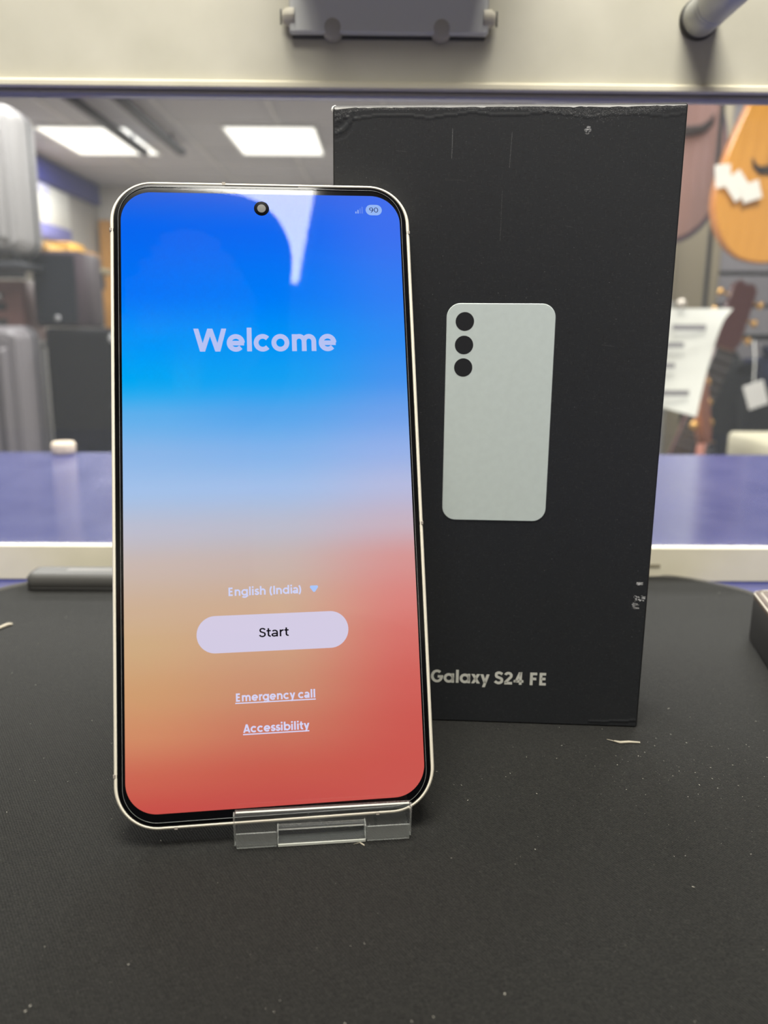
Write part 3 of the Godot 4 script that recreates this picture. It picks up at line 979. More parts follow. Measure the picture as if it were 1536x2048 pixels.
# ---------------------------------------------------------------- other things on the counter
func make_desk_things() -> void:
	# slim dark bar at the far edge of the mat
	var d := thing("slim_device", "slim dark grey bar shaped device lying on the mat behind the phone", "device", Vector3(-0.1245, 0.0, -0.3695), Basis(Vector3.UP, 0.010))
	var up := Basis(Vector3.RIGHT, -PI / 2)
	var dm := mat(rgb(72, 71, 68), 0.55)
	part("shell", loft([[0.0845, 0.0130, 0.003, 0.0], [0.0870, 0.0150, 0.004, 0.0008], [0.0870, 0.0150, 0.004, 0.0058], [0.0840, 0.0125, 0.003, 0.0078], [0.0800, 0.0110, 0.002, 0.0080]], 8), dm, d, Vector3.ZERO, up)
	part("base_seam", loft([[0.0850, 0.0135, 0.003, 0.0], [0.0874, 0.0154, 0.004, 0.0006], [0.0874, 0.0154, 0.004, 0.0012], [0.0860, 0.0140, 0.004, 0.0013]], 8), mat(rgb(38, 37, 35), 0.6), d, Vector3(0, 0.0001, 0), up)
	part("top_label", flat_rr(0.060, 0.0036, 0.0008, 4), mat(rgb(104, 102, 98), 0.5), d, Vector3(0.004, 0.00806, -0.0004), up)
	# dark case with a brown lid on the right
	var cb := Basis(Vector3.UP, -0.20)
	var org := Vector3(0.1475, 0, -0.3095)
	var c := thing("dark_case", "dark case with a brown leather lid and pale piping at the mat edge", "case", org + cb * Vector3(0.045, 0, 0.055), cb)
	part("body", loft([[0.087, 0.107, 0.003, 0.0], [0.090, 0.110, 0.004, 0.001], [0.090, 0.110, 0.004, 0.0175]], 6), mat(rgb(40, 39, 38), 0.6), c, Vector3.ZERO, up)
	var lid_m := mat(rgb(98, 82, 70), 0.6)
	lid_m.albedo_texture = noise_tex(0.05, Color(0.75, 0.75, 0.75), Color(1, 1, 1), 256, 41)
	lid_m.uv1_triplanar = true
	lid_m.uv1_scale = Vector3.ONE * 20
	var lid := part("lid", loft([[0.0895, 0.1095, 0.004, 0.0175], [0.0900, 0.1100, 0.004, 0.0180], [0.0900, 0.1100, 0.004, 0.0195], [0.0880, 0.1080, 0.004, 0.0206]], 6), lid_m, c, Vector3.ZERO, up)
	var pm := mat(rgb(168, 162, 148), 0.45)
	for k in [[0.0895, 0.1095, 0.0196], [0.0855, 0.1055, 0.0206]]:
		var loop := rr(k[0], k[1], 0.004, 6)
		var pts := []
		var rad := []
		for q in loop:
			pts.append(Vector3(q.x, q.y, k[2]))
			rad.append(0.0004)
		pts.append(pts[0])
		rad.append(0.0004)
		part("piping", tube(pts, rad, 5), pm, lid)
	# small cream roll at the far edge of the counter
	var rp := at_y(131, 905, TOP)
	var r := thing("paper_roll", "small cream paper roll at the far edge of the blue counter", "roll", Vector3(rp.x, TOP, rp.z + 0.004))
	var rm := mat(rgb(232, 214, 190), 0.7)
	part("paper", lathe([[0.004, 0.0], [0.0108, 0.0], [0.0115, 0.0015], [0.0118, 0.008], [0.0105, 0.0112], [0.004, 0.0116], [0.004, 0.0]], 28), rm, r, Vector3.ZERO, up)

# ---------------------------------------------------------------- the shop behind the glass
func make_shop() -> void:
	make_fascia()
	make_luggage()
	make_speakers()
	make_guitars()
	make_sign_and_clothes()

const SHELF := 0.55

func make_fascia() -> void:
	# blue fascia along the left wall under the ceiling, with a pale sign board below
	var x := -2.42
	var f := thing("blue_fascia", "dark blue fascia board running along the wall under the ceiling", "fascia", Vector3(x + 0.03, CEIL - 0.17, -4.4))
	part("board", chamfer_box(Vector3(0.05, 0.14, 5.4), 0.004), M.blue_paint, f, Vector3(0, 0.088, 0))
	part("lower_lip", chamfer_box(Vector3(0.06, 0.016, 5.4), 0.003), M.blue_paint, f, Vector3(0.004, 0.008, 0))
	var ribs := mat(rgb(176, 176, 208), 0.6)
	for k in 14:
		part("pale_stripe", chamfer_box(Vector3(0.02, 0.07, 0.05), 0.002), ribs, f, Vector3(-0.005, -0.040, -0.55 - k * 0.085))
	var p := thing("wall_poster", "large white poster hanging under the blue fascia", "poster", Vector3(x + 0.02, at_z(120, 412, -5.9).y - 0.05, -5.9))
	part("sheet", chamfer_box(Vector3(0.012, 0.26, 1.15), 0.002), mat(rgb(228, 228, 222), 0.6), p, Vector3(0, 0.08, 0))
	part("blue_foot", chamfer_box(Vector3(0.013, 0.10, 1.15), 0.002), mat(rgb(120, 120, 178), 0.6), p, Vector3(0.001, -0.10, 0))
	# shelf with yellow cartons below the poster, white globe, dark case
	var sh := thing("wall_shelf", "long pale shelf on the wall below the white poster", "shelf", Vector3(x + 0.16, SHELF - 0.015, -5.7))
	part("board", chamfer_box(Vector3(0.3, 0.03, 1.9), 0.003), mat(rgb(160, 150, 120), 0.6), sh)
	for z in [-0.7, 0.7]:
		part("bracket", chamfer_box(Vector3(0.26, 0.12, 0.02), 0.002), M.dark, sh, Vector3(-0.01, -0.075, z))
	var cols := [rgb(150, 114, 52), rgb(162, 122, 48), rgb(136, 98, 48)]
	for k in 3:
		var b := thing("yellow_carton", ["squat yellow carton on the wall shelf next to the dark case", "taller golden carton in the middle of the wall shelf", "brown-yellow carton at the far end of the wall shelf"][k], "carton", Vector3(x + 0.16, SHELF, -5.55 - k * 0.36), Basis(), "cartons on the wall shelf")
		var hgt: float = [0.08, 0.13, 0.10][k]
		part("carton_body", chamfer_box(Vector3(0.22, hgt, 0.30), 0.004), mat(cols[k], 0.6), b, Vector3(0, hgt / 2, 0))
		part("flap", chamfer_box(Vector3(0.20, 0.006, 0.28), 0.002), mat(cols[k], 0.6), b, Vector3(0, hgt + 0.003, 0))
	var dc := thing("dark_bag", "black case standing at the near end of the wall shelf", "case", Vector3(x + 0.17, SHELF, -5.05))
	part("case_body", loft([[0.22, 0.26, 0.05, -0.14], [0.24, 0.28, 0.06, -0.12], [0.24, 0.28, 0.06, 0.12], [0.22, 0.26, 0.05, 0.14]], 6), M.dark, dc, Vector3(0, 0.14, 0))
	part("grip", tube([Vector3(0, 0.275, -0.05), Vector3(0, 0.305, -0.04), Vector3(0, 0.305, 0.04), Vector3(0, 0.275, 0.05)], [0.008, 0.008, 0.008, 0.008]), M.black, dc)
	# orange upright and pale lamp on the back wall beside the corner
	var q := at_z(202, 470, -7.0)
	var up := thing("orange_upright", "tall orange board standing against the back wall beside the blue fascia", "board", Vector3(q.x, FLOOR, -7.12))
	part("panel", chamfer_box(Vector3(0.10, 2.02, 0.04), 0.004), mat(rgb(178, 128, 58), 0.6), up, Vector3(0, 1.01, 0))
	part("foot", chamfer_box(Vector3(0.16, 0.04, 0.10), 0.004), M.dark, up, Vector3(0, 0.02, 0))
	# two dark ceiling rails
	for k in 2:
		var a := at_y([150, 240][k], 195, CEIL - 0.06)
		var b2 := at_y([222, 310][k], 262, CEIL - 0.06)
		var r := thing("ceiling_rail", ["dark ceiling rail crossing the lit panel next to the blue fascia", "dark ceiling rail between the two lit panels"][k], "rail", Vector3((a.x + b2.x) / 2, CEIL - 0.06, -4.3), Basis(), "dark ceiling rails")
		part("track", chamfer_box(Vector3(0.05, 0.035, 2.5), 0.004), M.dark, r)
		for z in [-1.0, 0.0, 1.0]:
			part("hanger", chamfer_box(Vector3(0.015, 0.045, 0.015), 0.002), M.dark, r, Vector3(0, 0.037, z))

func suitcase(label: String, at: Vector3, size: Vector3, shell: Color) -> void:
	var o := thing("suitcase", label, "suitcase", at, Basis(), "ribbed grey suitcases")
	var m := mat(shell, 0.5)
	var w := size.x
	var h := size.y
	var d := size.z
	part("shell", loft([[w - 0.05, h - 0.05, 0.03, -d / 2], [w, h, 0.05, -d / 2 + 0.03], [w, h, 0.05, d / 2 - 0.03], [w - 0.05, h - 0.05, 0.035, d / 2]], 6), m, o, Vector3(0, h / 2 + 0.03, 0))
	part("groove_panel", loft([[w - 0.085, h - 0.075, 0.02, 0.0], [w - 0.09, h - 0.08, 0.02, 0.003]], 4, false), m, o, Vector3(0, h / 2 + 0.03, d / 2 - 0.001))
	var n := int((w - 0.05) / 0.042)
	for k in n:
		var x := (k - (n - 1) / 2.0) * 0.042
		part("rib", loft([[0.024, h - 0.115, 0.009, 0.0], [0.023, h - 0.12, 0.008, 0.028], [0.014, h - 0.14, 0.004, 0.034]], 4, false), m, o, Vector3(x, h / 2 + 0.012, d / 2 + 0.001))
	for sx in [-1, 1]:
		part("corner_guard", loft([[0.026, h - 0.06, 0.012, 0.0], [0.022, h - 0.07, 0.010, 0.012]], 4, false), m, o, Vector3(sx * (w / 2 - 0.03), h / 2 + 0.03, d / 2 - 0.008))
		for sz in [-1, 1]:
			part("wheel", lathe([[0.0, -0.01], [0.022, -0.01], [0.026, -0.004], [0.026, 0.004], [0.022, 0.01], [0.0, 0.01]], 16), M.black, o, Vector3(sx * (w / 2 - 0.05), 0.026, sz * (d / 2 - 0.05)), Basis(Vector3.UP, PI / 2))
	part("zip_band", loft([[w + 0.004, h + 0.004, 0.05, -0.008], [w + 0.004, h + 0.004, 0.05, 0.008]], 6), M.dark, o, Vector3(0, h / 2 + 0.03, -0.02))
	part("carry_handle", tube([Vector3(-0.06, h + 0.028, 0.0), Vector3(-0.05, h + 0.05, 0.0), Vector3(0.05, h + 0.05, 0.0), Vector3(0.06, h + 0.028, 0.0)], [0.009, 0.009, 0.009, 0.009]), M.dark, o)

func make_luggage() -> void:
	var z := -3.0
	var ru := at_z(75, 512, z)
	var rl := at_z(84, 700, z)
	var topl := at_z(60, 652, z)
	# shelf hung from the ceiling for the upper case, low plinth for the lower one
	var hs := thing("hanging_shelf", "dark shelf hung on rods from the ceiling under the upper suitcase", "shelf", Vector3(ru.x - 0.35, ru.y - 0.029, z - 0.12))
	part("board", chamfer_box(Vector3(0.56, 0.020, 0.24), 0.003), M.dark, hs)
	for x in [-0.26, 0.10]:
		part("rod", tube([Vector3(x, 0.01, -0.114), Vector3(x, CEIL - ru.y + 0.025, -0.114)], [0.005, 0.005]), M.dark, hs)
	var p1 := thing("suitcase_plinth", "dark low plinth under the lower ribbed suitcase", "plinth", Vector3(rl.x - 0.240, FLOOR, z - 0.05))
	part("block", chamfer_box(Vector3(0.40, 0.50, 0.22), 0.006), M.dark, p1, Vector3(0, 0.25, 0))
	part("top_board", chamfer_box(Vector3(0.42, 0.03, 0.24), 0.004), M.black, p1, Vector3(0, 0.515, 0))
	suitcase("upper silver-grey ribbed suitcase standing on the hung shelf", Vector3(ru.x - 0.240, ru.y - 0.018, z - 0.12), Vector3(0.37, 0.495, 0.20), rgb(134, 132, 131))
	suitcase("lower dark-grey ribbed suitcase standing on the low plinth", Vector3(rl.x - 0.240, FLOOR + 0.531, z - 0.05), Vector3(0.37, topl.y - FLOOR - 0.531 - 0.03, 0.19), rgb(100, 96, 99))
	# brown hi-fi between the cases
	var bx := at_z(50, 640, -3.30)
	var hy := topl.y - 0.06
	var p2 := thing("hifi_plinth", "tall dark plinth under the brown hi-fi unit", "plinth", Vector3(bx.x - 0.17, FLOOR, -3.40))
	part("block", chamfer_box(Vector3(0.33, hy - FLOOR - 0.03, 0.19), 0.006), M.dark, p2, Vector3(0, (hy - FLOOR - 0.03) / 2, 0))
	part("top_board", chamfer_box(Vector3(0.34, 0.028, 0.20), 0.004), M.black, p2, Vector3(0, hy - FLOOR - 0.016, 0))
	var hf := thing("hifi_unit", "reddish brown hi-fi unit with silver knobs between the two suitcases", "hi-fi", Vector3(bx.x - 0.17, hy, -3.40))
	part("cabinet", chamfer_box(Vector3(0.34, 0.235, 0.2), 0.006), mat(rgb(120, 84, 80), 0.5), hf, Vector3(0, 0.1175, 0))
	part("dark_panel", chamfer_box(Vector3(0.20, 0.07, 0.01), 0.002), mat(rgb(60, 56, 54), 0.4), hf, Vector3(0.0, 0.055, 0.102))
	part("dial_window", chamfer_box(Vector3(0.20, 0.03, 0.01), 0.002), M.black, hf, Vector3(0.0, 0.135, 0.102))
	for k in 3:
		part("knob", lathe([[0.0, 0.02], [0.014, 0.019], [0.017, 0.0]], 18), M.chrome, hf, Vector3(0.08 - 0.07 * k, 0.175, 0.1))
		part("button", chamfer_box(Vector3(0.022, 0.014, 0.012), 0.002), M.alu, hf, Vector3(0.08 - 0.05 * k, 0.055, 0.108))

func speaker(label: String, at: Vector3, size: Vector3, side: Color, cloth: Color) -> Node3D:
	var o := thing("loudspeaker", label, "speaker", at, Basis(), "dark loudspeakers behind the counter")
	var sm := mat(side, 0.6, 0.0, 0.3)
	part("cabinet", chamfer_box(size, 0.012), sm, o, Vector3(0, size.y / 2, 0))
	var gm := mat(cloth, 0.9, 0.0, 0.25)
	gm.albedo_texture = noise_tex(0.3, Color(0.8, 0.8, 0.8), Color(1, 1, 1), 128, 51)
	gm.uv1_triplanar = true
	gm.uv1_scale = Vector3.ONE * 8
	part("grille", loft([[size.x - 0.03, size.y - 0.03, 0.012, 0.0], [size.x - 0.035, size.y - 0.035, 0.010, 0.012]], 4, false), gm, o, Vector3(0, size.y / 2, size.z / 2 - 0.002))
	return o

func make_speakers() -> void:
	var z := -3.24
	var a := at_z(58, 500, z)
	var b := at_z(166, 655, z)
	var w := b.x - a.x
	var hgt := a.y - b.y
	# stand for the stack
	var c := at_z(228, 660, z)
	var low_h := 0.62
	var low_w := c.x - a.x - 0.02
	var lo := speaker("large black loudspeaker standing on the low platform under a smaller one", Vector3(a.x + 0.03 + low_w / 2, b.y - low_h - 0.002, z - 0.17), Vector3(low_w, low_h, 0.34), rgb(20, 20, 25), rgb(14, 15, 19))
	for y in [0.60, 0.34]:
		part("corner_cap", lathe([[0.0, 0.012], [0.016, 0.010], [0.020, 0.0]], 16), mat(rgb(150, 150, 150), 0.4), lo, Vector3(low_w / 2 - 0.012, y - 0.02, 0.178))
	var pl := thing("platform", "low black platform under the stack of loudspeakers", "platform", Vector3(a.x + 0.03 + low_w / 2, FLOOR, z - 0.17))
	part("top_board", chamfer_box(Vector3(low_w + 0.02, 0.03, 0.40), 0.004), M.black, pl, Vector3(0, b.y - low_h - FLOOR - 0.018, 0))
	part("base", chamfer_box(Vector3(low_w - 0.02, b.y - low_h - FLOOR - 0.034, 0.36), 0.004), M.dark, pl, Vector3(0, (b.y - low_h - FLOOR - 0.034) / 2, 0))
	var up := speaker("smaller black loudspeaker with mauve side and round badge on top of the stack", Vector3((a.x + b.x) / 2, b.y, z - 0.13), Vector3(w, hgt, 0.26), rgb(58, 48, 54), rgb(24, 28, 35))
	part("badge", lathe([[0.0, 0.006], [0.010, 0.005], [0.013, 0.0]], 20), mat(rgb(150, 150, 152), 0.4, 0.4), up, Vector3(0, 0.035, 0.137))

func guitar_outline(s: float) -> PackedVector2Array:
	# lower bout at the bottom, neck joint at y = 0.49 (before scaling)
	var half := [[0.0, 0.0], [0.07, 0.004], [0.13, 0.030], [0.172, 0.080], [0.186, 0.135], [0.176, 0.190], [0.150, 0.235], [0.124, 0.270], [0.118, 0.300], [0.126, 0.340], [0.141, 0.380], [0.140, 0.420], [0.118, 0.462], [0.080, 0.484], [0.0, 0.490]]
	var c := Curve2D.new()
	for i in half.size():
		var p := Vector2(half[i][0], half[i][1])
		var t := (Vector2(half[mini(i + 1, half.size() - 1)][0], half[mini(i + 1, half.size() - 1)][1]) - Vector2(half[maxi(i - 1, 0)][0], half[maxi(i - 1, 0)][1])) / 6.0
		c.add_point(p, -t, t)
	c.bake_interval = 0.03
	var r := c.get_baked_points()
	var out := PackedVector2Array()
	for p in r:
		out.append(p * s)
	for i in range(r.size() - 2, 0, -1):
		out.append(Vector2(-r[i].x, r[i].y) * s)
	return out

func guitar(label: String, at: Vector3, basis_: Basis, top: Color, side: Color, neck: Color, head: Color, s := 1.0, moustache := false, tuner: Material = null) -> Node3D:
	var o := thing("acoustic_guitar", label, "guitar", at, basis_, "acoustic guitars in the shop")
	var line := guitar_outline(s)
	part("body", extrude(line, -0.09 * s, 0.0, 0.006), mat(side, 0.25), o)
	var tm := mat(top, 0.22)
	tm.albedo_texture = noise_tex(0.01, Color(0.9, 0.88, 0.84), Color(1, 1, 1), 256, 61)
	tm.uv1_triplanar = true
	tm.uv1_scale = Vector3(30, 1.5, 1.5)
	var inner := PackedVector2Array()
	for p in line:
		inner.append((p - Vector2(0, 0.245 * s)) * 0.975 + Vector2(0, 0.245 * s))
	part("soundboard", extrude(inner, -0.001, 0.003, 0.0015), tm, o)
	part("soundhole", lathe([[0.0, 0.0036], [0.046 * s, 0.0036], [0.046 * s, 0.003]], 28), M.black, o, Vector3(0, 0.335 * s, 0))
	part("rosette", lathe([[0.050 * s, 0.0034], [0.060 * s, 0.0040], [0.062 * s, 0.003]], 28), M.ebony, o, Vector3(0, 0.335 * s, 0))
	# bridge
	var br := PackedVector2Array()
	if moustache:
		for q in [[-0.115, 0.026], [-0.108, 0.006], [-0.085, -0.006], [-0.05, -0.004], [0.0, -0.012], [0.05, -0.004], [0.085, -0.006], [0.108, 0.006], [0.115, 0.026], [0.100, 0.012], [0.080, 0.010], [0.045, 0.014], [0.0, 0.016], [-0.045, 0.014], [-0.080, 0.010], [-0.100, 0.012]]:
			br.append(Vector2(q[0], q[1]) * s)
	else:
		for q in [[-0.095, -0.010], [0.095, -0.010], [0.095, 0.004], [0.045, 0.014], [-0.045, 0.014], [-0.095, 0.004]]:
			br.append(Vector2(q[0], q[1]) * s)
	var bridge := part("bridge", extrude(br, 0.003, 0.012, 0.002), M.ebony, o, Vector3(0, 0.155 * s, 0))
	part("saddle", chamfer_box(Vector3(0.07 * s, 0.004, 0.004), 0.0005), M.white, bridge, Vector3(0, 0.002, 0.013))
	# neck, frets, head
	var nk := part("neck", chamfer_box(Vector3(0.052, 0.36 * s, 0.024), 0.005), mat(neck, 0.35), o, Vector3(0, 0.65 * s, -0.006))
	part("fingerboard", chamfer_box(Vector3(0.054, 0.47 * s, 0.006), 0.001), M.ebony, nk, Vector3(0, -0.055 * s, 0.0145))
	for k in 12:
		part("fret", chamfer_box(Vector3(0.052, 0.002, 0.002), 0.0003), M.alu, nk, Vector3(0, 0.16 * s - 0.03 * k * s * pow(0.975, k), 0.018))
	var hl := PackedVector2Array([Vector2(-0.024, 0.0), Vector2(0.024, 0.0), Vector2(0.036, 0.03), Vector2(0.034, 0.175), Vector2(0.018, 0.190), Vector2(0, 0.183), Vector2(-0.018, 0.190), Vector2(-0.034, 0.175), Vector2(-0.036, 0.03)])
	var hd := part("headstock", extrude(hl, -0.012, 0.008, 0.002), mat(head, 0.3), o, Vector3(0, 0.83 * s, -0.006), Basis(Vector3.RIGHT, -0.2))
	var tn: Material = tuner if tuner else M.chrome
	for sx in [-1, 1]:
		for k in 3:
			var pg := part("tuner", tube([Vector3(sx * 0.030, 0.045 + 0.05 * k, -0.002), Vector3(sx * 0.052, 0.045 + 0.05 * k, -0.004)], [0.004, 0.004]), tn, hd)
			part("peg", lathe([[0.0, 0.006], [0.008, 0.005], [0.011, 0.0], [0.008, -0.005], [0.0, -0.006]], 14), tn, pg, Vector3(sx * 0.058, 0.045 + 0.05 * k, -0.004), Basis(Vector3.UP, PI / 2))
	for k in 6:
		var x := (k - 2.5) * 0.0085
		part("string", tube([Vector3(x * 1.15, 0.155 * s, 0.014), Vector3(x * 0.8, 0.835 * s, 0.010)], [0.0008, 0.0008], 4), M.string, o)
	return o

func lute_outline(s: float) -> PackedVector2Array:
	var half := [[0.0, 0.0], [0.045, 0.006], [0.085, 0.030], [0.118, 0.075], [0.136, 0.130], [0.139, 0.180], [0.131, 0.245], [0.112, 0.325], [0.086, 0.410], [0.058, 0.490], [0.032, 0.560], [0.022, 0.590], [0.0, 0.592]]
	var c := Curve2D.new()
	for i in half.size():
		var p := Vector2(half[i][0], half[i][1])
		var nx: Array = half[mini(i + 1, half.size() - 1)]
		var pv: Array = half[maxi(i - 1, 0)]
		var t := Vector2(nx[0] - pv[0], nx[1] - pv[1]) / 6.0
		c.add_point(p, -t, t)
	c.bake_interval = 0.03
	var r := c.get_baked_points()
	var out := PackedVector2Array()
	for p in r:
		out.append(p * s)
	for i in range(r.size() - 2, 0, -1):
		out.append(Vector2(-r[i].x, r[i].y) * s)
	return out

func lute(label: String, at: Vector3, basis_: Basis, top: Color, rim: Color, s: float, margin: float, bridge_half := 0.098, bridge_turn := 0.0) -> Node3D:
	var o := thing("pear_lute", label, "lute", at, basis_, "pear-shaped lutes hanging in the shop")
	var line := lute_outline(s)
	# bowl back: the outline shrinking backwards
	var st := begin()
	st.set_smooth_group(0)
	var steps := [[1.0, 0.0], [0.985, -0.03], [0.92, -0.07], [0.78, -0.105], [0.5, -0.13], [0.02, -0.14]]
	var cen := Vector2(0, 0.22 * s)
	for k in steps.size() - 1:
		for i in line.size():
			var j := (i + 1) % line.size()
			var a: Vector2 = cen + (line[i] - cen) * steps[k][0]
			var b: Vector2 = cen + (line[j] - cen) * steps[k][0]
			var c: Vector2 = cen + (line[j] - cen) * steps[k + 1][0]
			var d: Vector2 = cen + (line[i] - cen) * steps[k + 1][0]
			quad(st, Vector3(a.x, a.y, steps[k][1] * s), Vector3(b.x, b.y, steps[k][1] * s), Vector3(c.x, c.y, steps[k + 1][1] * s), Vector3(d.x, d.y, steps[k + 1][1] * s), Vector3(a.x - cen.x, a.y - cen.y, -0.02))
	part("bowl", done(st), mat(rim, 0.25), o)
	part("edge_binding", extrude(line, -0.004, 0.002, 0.0015), mat(rim, 0.22), o)
	var tm := mat(top, 0.2)
	tm.albedo_texture = noise_tex(0.01, Color(0.9, 0.88, 0.84), Color(1, 1, 1), 256, 61)
	tm.uv1_triplanar = true
	tm.uv1_scale = Vector3(30, 1.5, 1.5)
	var inner := PackedVector2Array()
	for p in line:
		inner.append((p - cen) * margin + cen)
	part("soundboard", extrude(inner, 0.0, 0.005, 0.002), tm, o)
	part("soundhole", lathe([[0.0, 0.0056], [0.034 * s, 0.0056], [0.034 * s, 0.005]], 24), M.black, o, Vector3(0, 0.40 * s, 0))
	var br := PackedVector2Array()
	for q in [[-0.098, 0.040], [-0.098, 0.018], [-0.080, 0.000], [-0.05, -0.006], [0.0, -0.014], [0.05, -0.006], [0.080, 0.000], [0.098, 0.018], [0.098, 0.040], [0.088, 0.026], [0.070, 0.016], [0.045, 0.014], [0.0, 0.016], [-0.045, 0.014], [-0.070, 0.016], [-0.088, 0.026]]:
		br.append(Vector2(q[0] * bridge_half / 0.098, q[1]) * s)
	part("bridge", extrude(br, 0.005, 0.016, 0.003), M.ebony, o, Vector3(0, 0.235 * s, 0), Basis(Vector3.BACK, bridge_turn))
	var nk := part("neck", chamfer_box(Vector3(0.040, 0.44 * s, 0.022), 0.005), mat(rgb(92, 56, 40), 0.35), o, Vector3(0, 0.79 * s, -0.006))
	part("fingerboard", chamfer_box(Vector3(0.042, 0.46 * s, 0.006), 0.001), M.ebony, nk, Vector3(0, -0.01, 0.014))
	var hd := part("peg_head", extrude(PackedVector2Array([Vector2(-0.02, 0), Vector2(0.02, 0), Vector2(0.028, 0.03), Vector2(0.022, 0.15), Vector2(-0.022, 0.15), Vector2(-0.028, 0.03)]), -0.01, 0.008, 0.002), mat(rgb(60, 36, 28), 0.35), o, Vector3(0, 1.0 * s, -0.006))
	for sx in [-1, 1]:
		for k in 3:
			part("peg", tube([Vector3(sx * 0.02, 0.035 + 0.04 * k, 0), Vector3(sx * 0.05, 0.035 + 0.04 * k, 0)], [0.004, 0.007]), M.chrome, hd)
	for k in 6:
		var x := (k - 2.5) * 0.008
		part("string", tube([Vector3(x * 1.2, 0.227 * s, 0.017), Vector3(x * 0.7, 1.01 * s, 0.012)], [0.0008, 0.0008], 4), M.string, o)
	return o

func make_guitars() -> void:
	# slat wall the instruments hang before
	var back := thing("slat_wall", "grey slatted display wall behind the lutes and guitars", "display wall", Vector3(1.55, FLOOR, -3.62))
	part("backing", chamfer_box(Vector3(1.9, 2.2, 0.02), 0.002), mat(rgb(60, 58, 58), 0.8), back, Vector3(0, 1.1, -0.03))
	for k in 16:
		part("slat", chamfer_box(Vector3(1.9, 0.122, 0.022), 0.004), mat(rgb(104 + (k % 3) * 4, 101 + (k % 3) * 4, 104 + (k % 3) * 4), 0.55), back, Vector3(0, 0.10 + k * 0.136, 0))
	# olive brown pillar beside it
	var p0 := at_z(1383, 600, -3.45)
	var pil := thing("pillar", "olive brown square pillar behind the white paper sign", "pillar", Vector3(p0.x - 0.02, FLOOR, -3.45))
	part("shaft", chamfer_box(Vector3(0.19, 2.26, 0.16), 0.006), mat(rgb(98, 90, 72), 0.6), pil, Vector3(0, 1.13, 0))
	part("corner_post", chamfer_box(Vector3(0.075, 2.26, 0.20), 0.006), mat(rgb(98, 90, 72), 0.6), pil, Vector3(-0.128, 1.13, 0))
	# ceiling-hung bar with hooks for both lutes
	var z := -2.25
	var bot := at_z(1512, 527, z)
	var tilt := -0.09
	var g1 := lute("orange topped pear-shaped lute hanging from the ceiling with white tags", Vector3(bot.x, bot.y, z), Basis(Vector3.BACK, tilt), rgb(226, 162, 74), rgb(186, 118, 52), 1.0, 0.985, 0.055, 0.35)
	var tagm := mat(rgb(238, 234, 222), 0.6)
	for q in [[1446, 352, 0.040, 0.056, 0.2], [1474, 372, 0.052, 0.062, 0.75], [1500, 384, 0.050, 0.046, 0.4]]:
		var w := at_z(q[0], q[1], z + 0.02)
		part("price_tag", chamfer_box(Vector3(q[2], q[3], 0.002), 0.0006), tagm, g1, g1.transform.affine_inverse() * w + Vector3(0, 0, q[0] * 0.0001 - 0.1446), Basis(Vector3.BACK, q[4]))
	var z2 := -2.75
	var b2 := at_z(1322, 490, z2)
	var g2 := lute("mauve pear-shaped lute with a dark rim hanging behind the black box", Vector3(b2.x, b2.y, z2), Basis(Vector3.BACK, 0.02), rgb(146, 120, 116), rgb(74, 66, 80), 1.42, 0.95)
	for g in [[g1, "thin wire holding the orange lute from the ceiling", 1.1], [g2, "thin wire holding the mauve lute from the ceiling", 1.1 * 1.42]]:
		var top: Vector3 = g[0].transform * Vector3(0, 1.08 * (1.0 if g[0] == g1 else 1.42), 0)
		if top.y < CEIL - 0.02:
			var wr := thing("hanging_wire", g[1], "wire", top, Basis(), "wires holding the lutes")
			part("strand", tube([Vector3(0, 0, 0), Vector3(0, CEIL - top.y - 0.001, 0)], [0.002, 0.002], 5), M.alu, wr)
			part("eye", tube([Vector3(-0.006, 0, 0), Vector3(0, -0.006, 0), Vector3(0.006, 0, 0), Vector3(0, 0.006, 0), Vector3(-0.006, 0, 0)], [0.0015, 0.0015, 0.0015, 0.0015, 0.0015], 5), M.alu, wr)
	# guitar whose slanted dark head shows above the counter
	var hb := at_z(1449, 700, -2.2)
	var ht := at_z(1508, 562, -2.2)
	var dir := (ht - hb).normalized()
	var tl := atan2(-dir.x, dir.y)
	var b3 := Basis(Vector3.BACK, tl)
	guitar("dark red guitar leaning on the floor with a slanted head and gold tuners", hb - b3 * Vector3(0, 0.83, 0), b3, rgb(120, 60, 44), rgb(84, 40, 34), rgb(84, 40, 34), rgb(66, 34, 32), 1.0, false, M.gold)
	# reddish guitar neck in front
	var nb := at_z(1412, 905, -1.95)
	var nt := at_z(1432, 760, -1.95)
	var d4 := (nt - nb).normalized()
	var b4 := Basis(Vector3.BACK, atan2(-d4.x, d4.y)) * Basis(Vector3.UP, 0.9)
	guitar("reddish brown guitar standing on the floor behind the paper sign", nt - b4 * Vector3(0, 0.98, 0), b4, rgb(150, 90, 60), rgb(120, 66, 48), rgb(150, 88, 66), rgb(140, 84, 50), 1.0, false, M.gold)

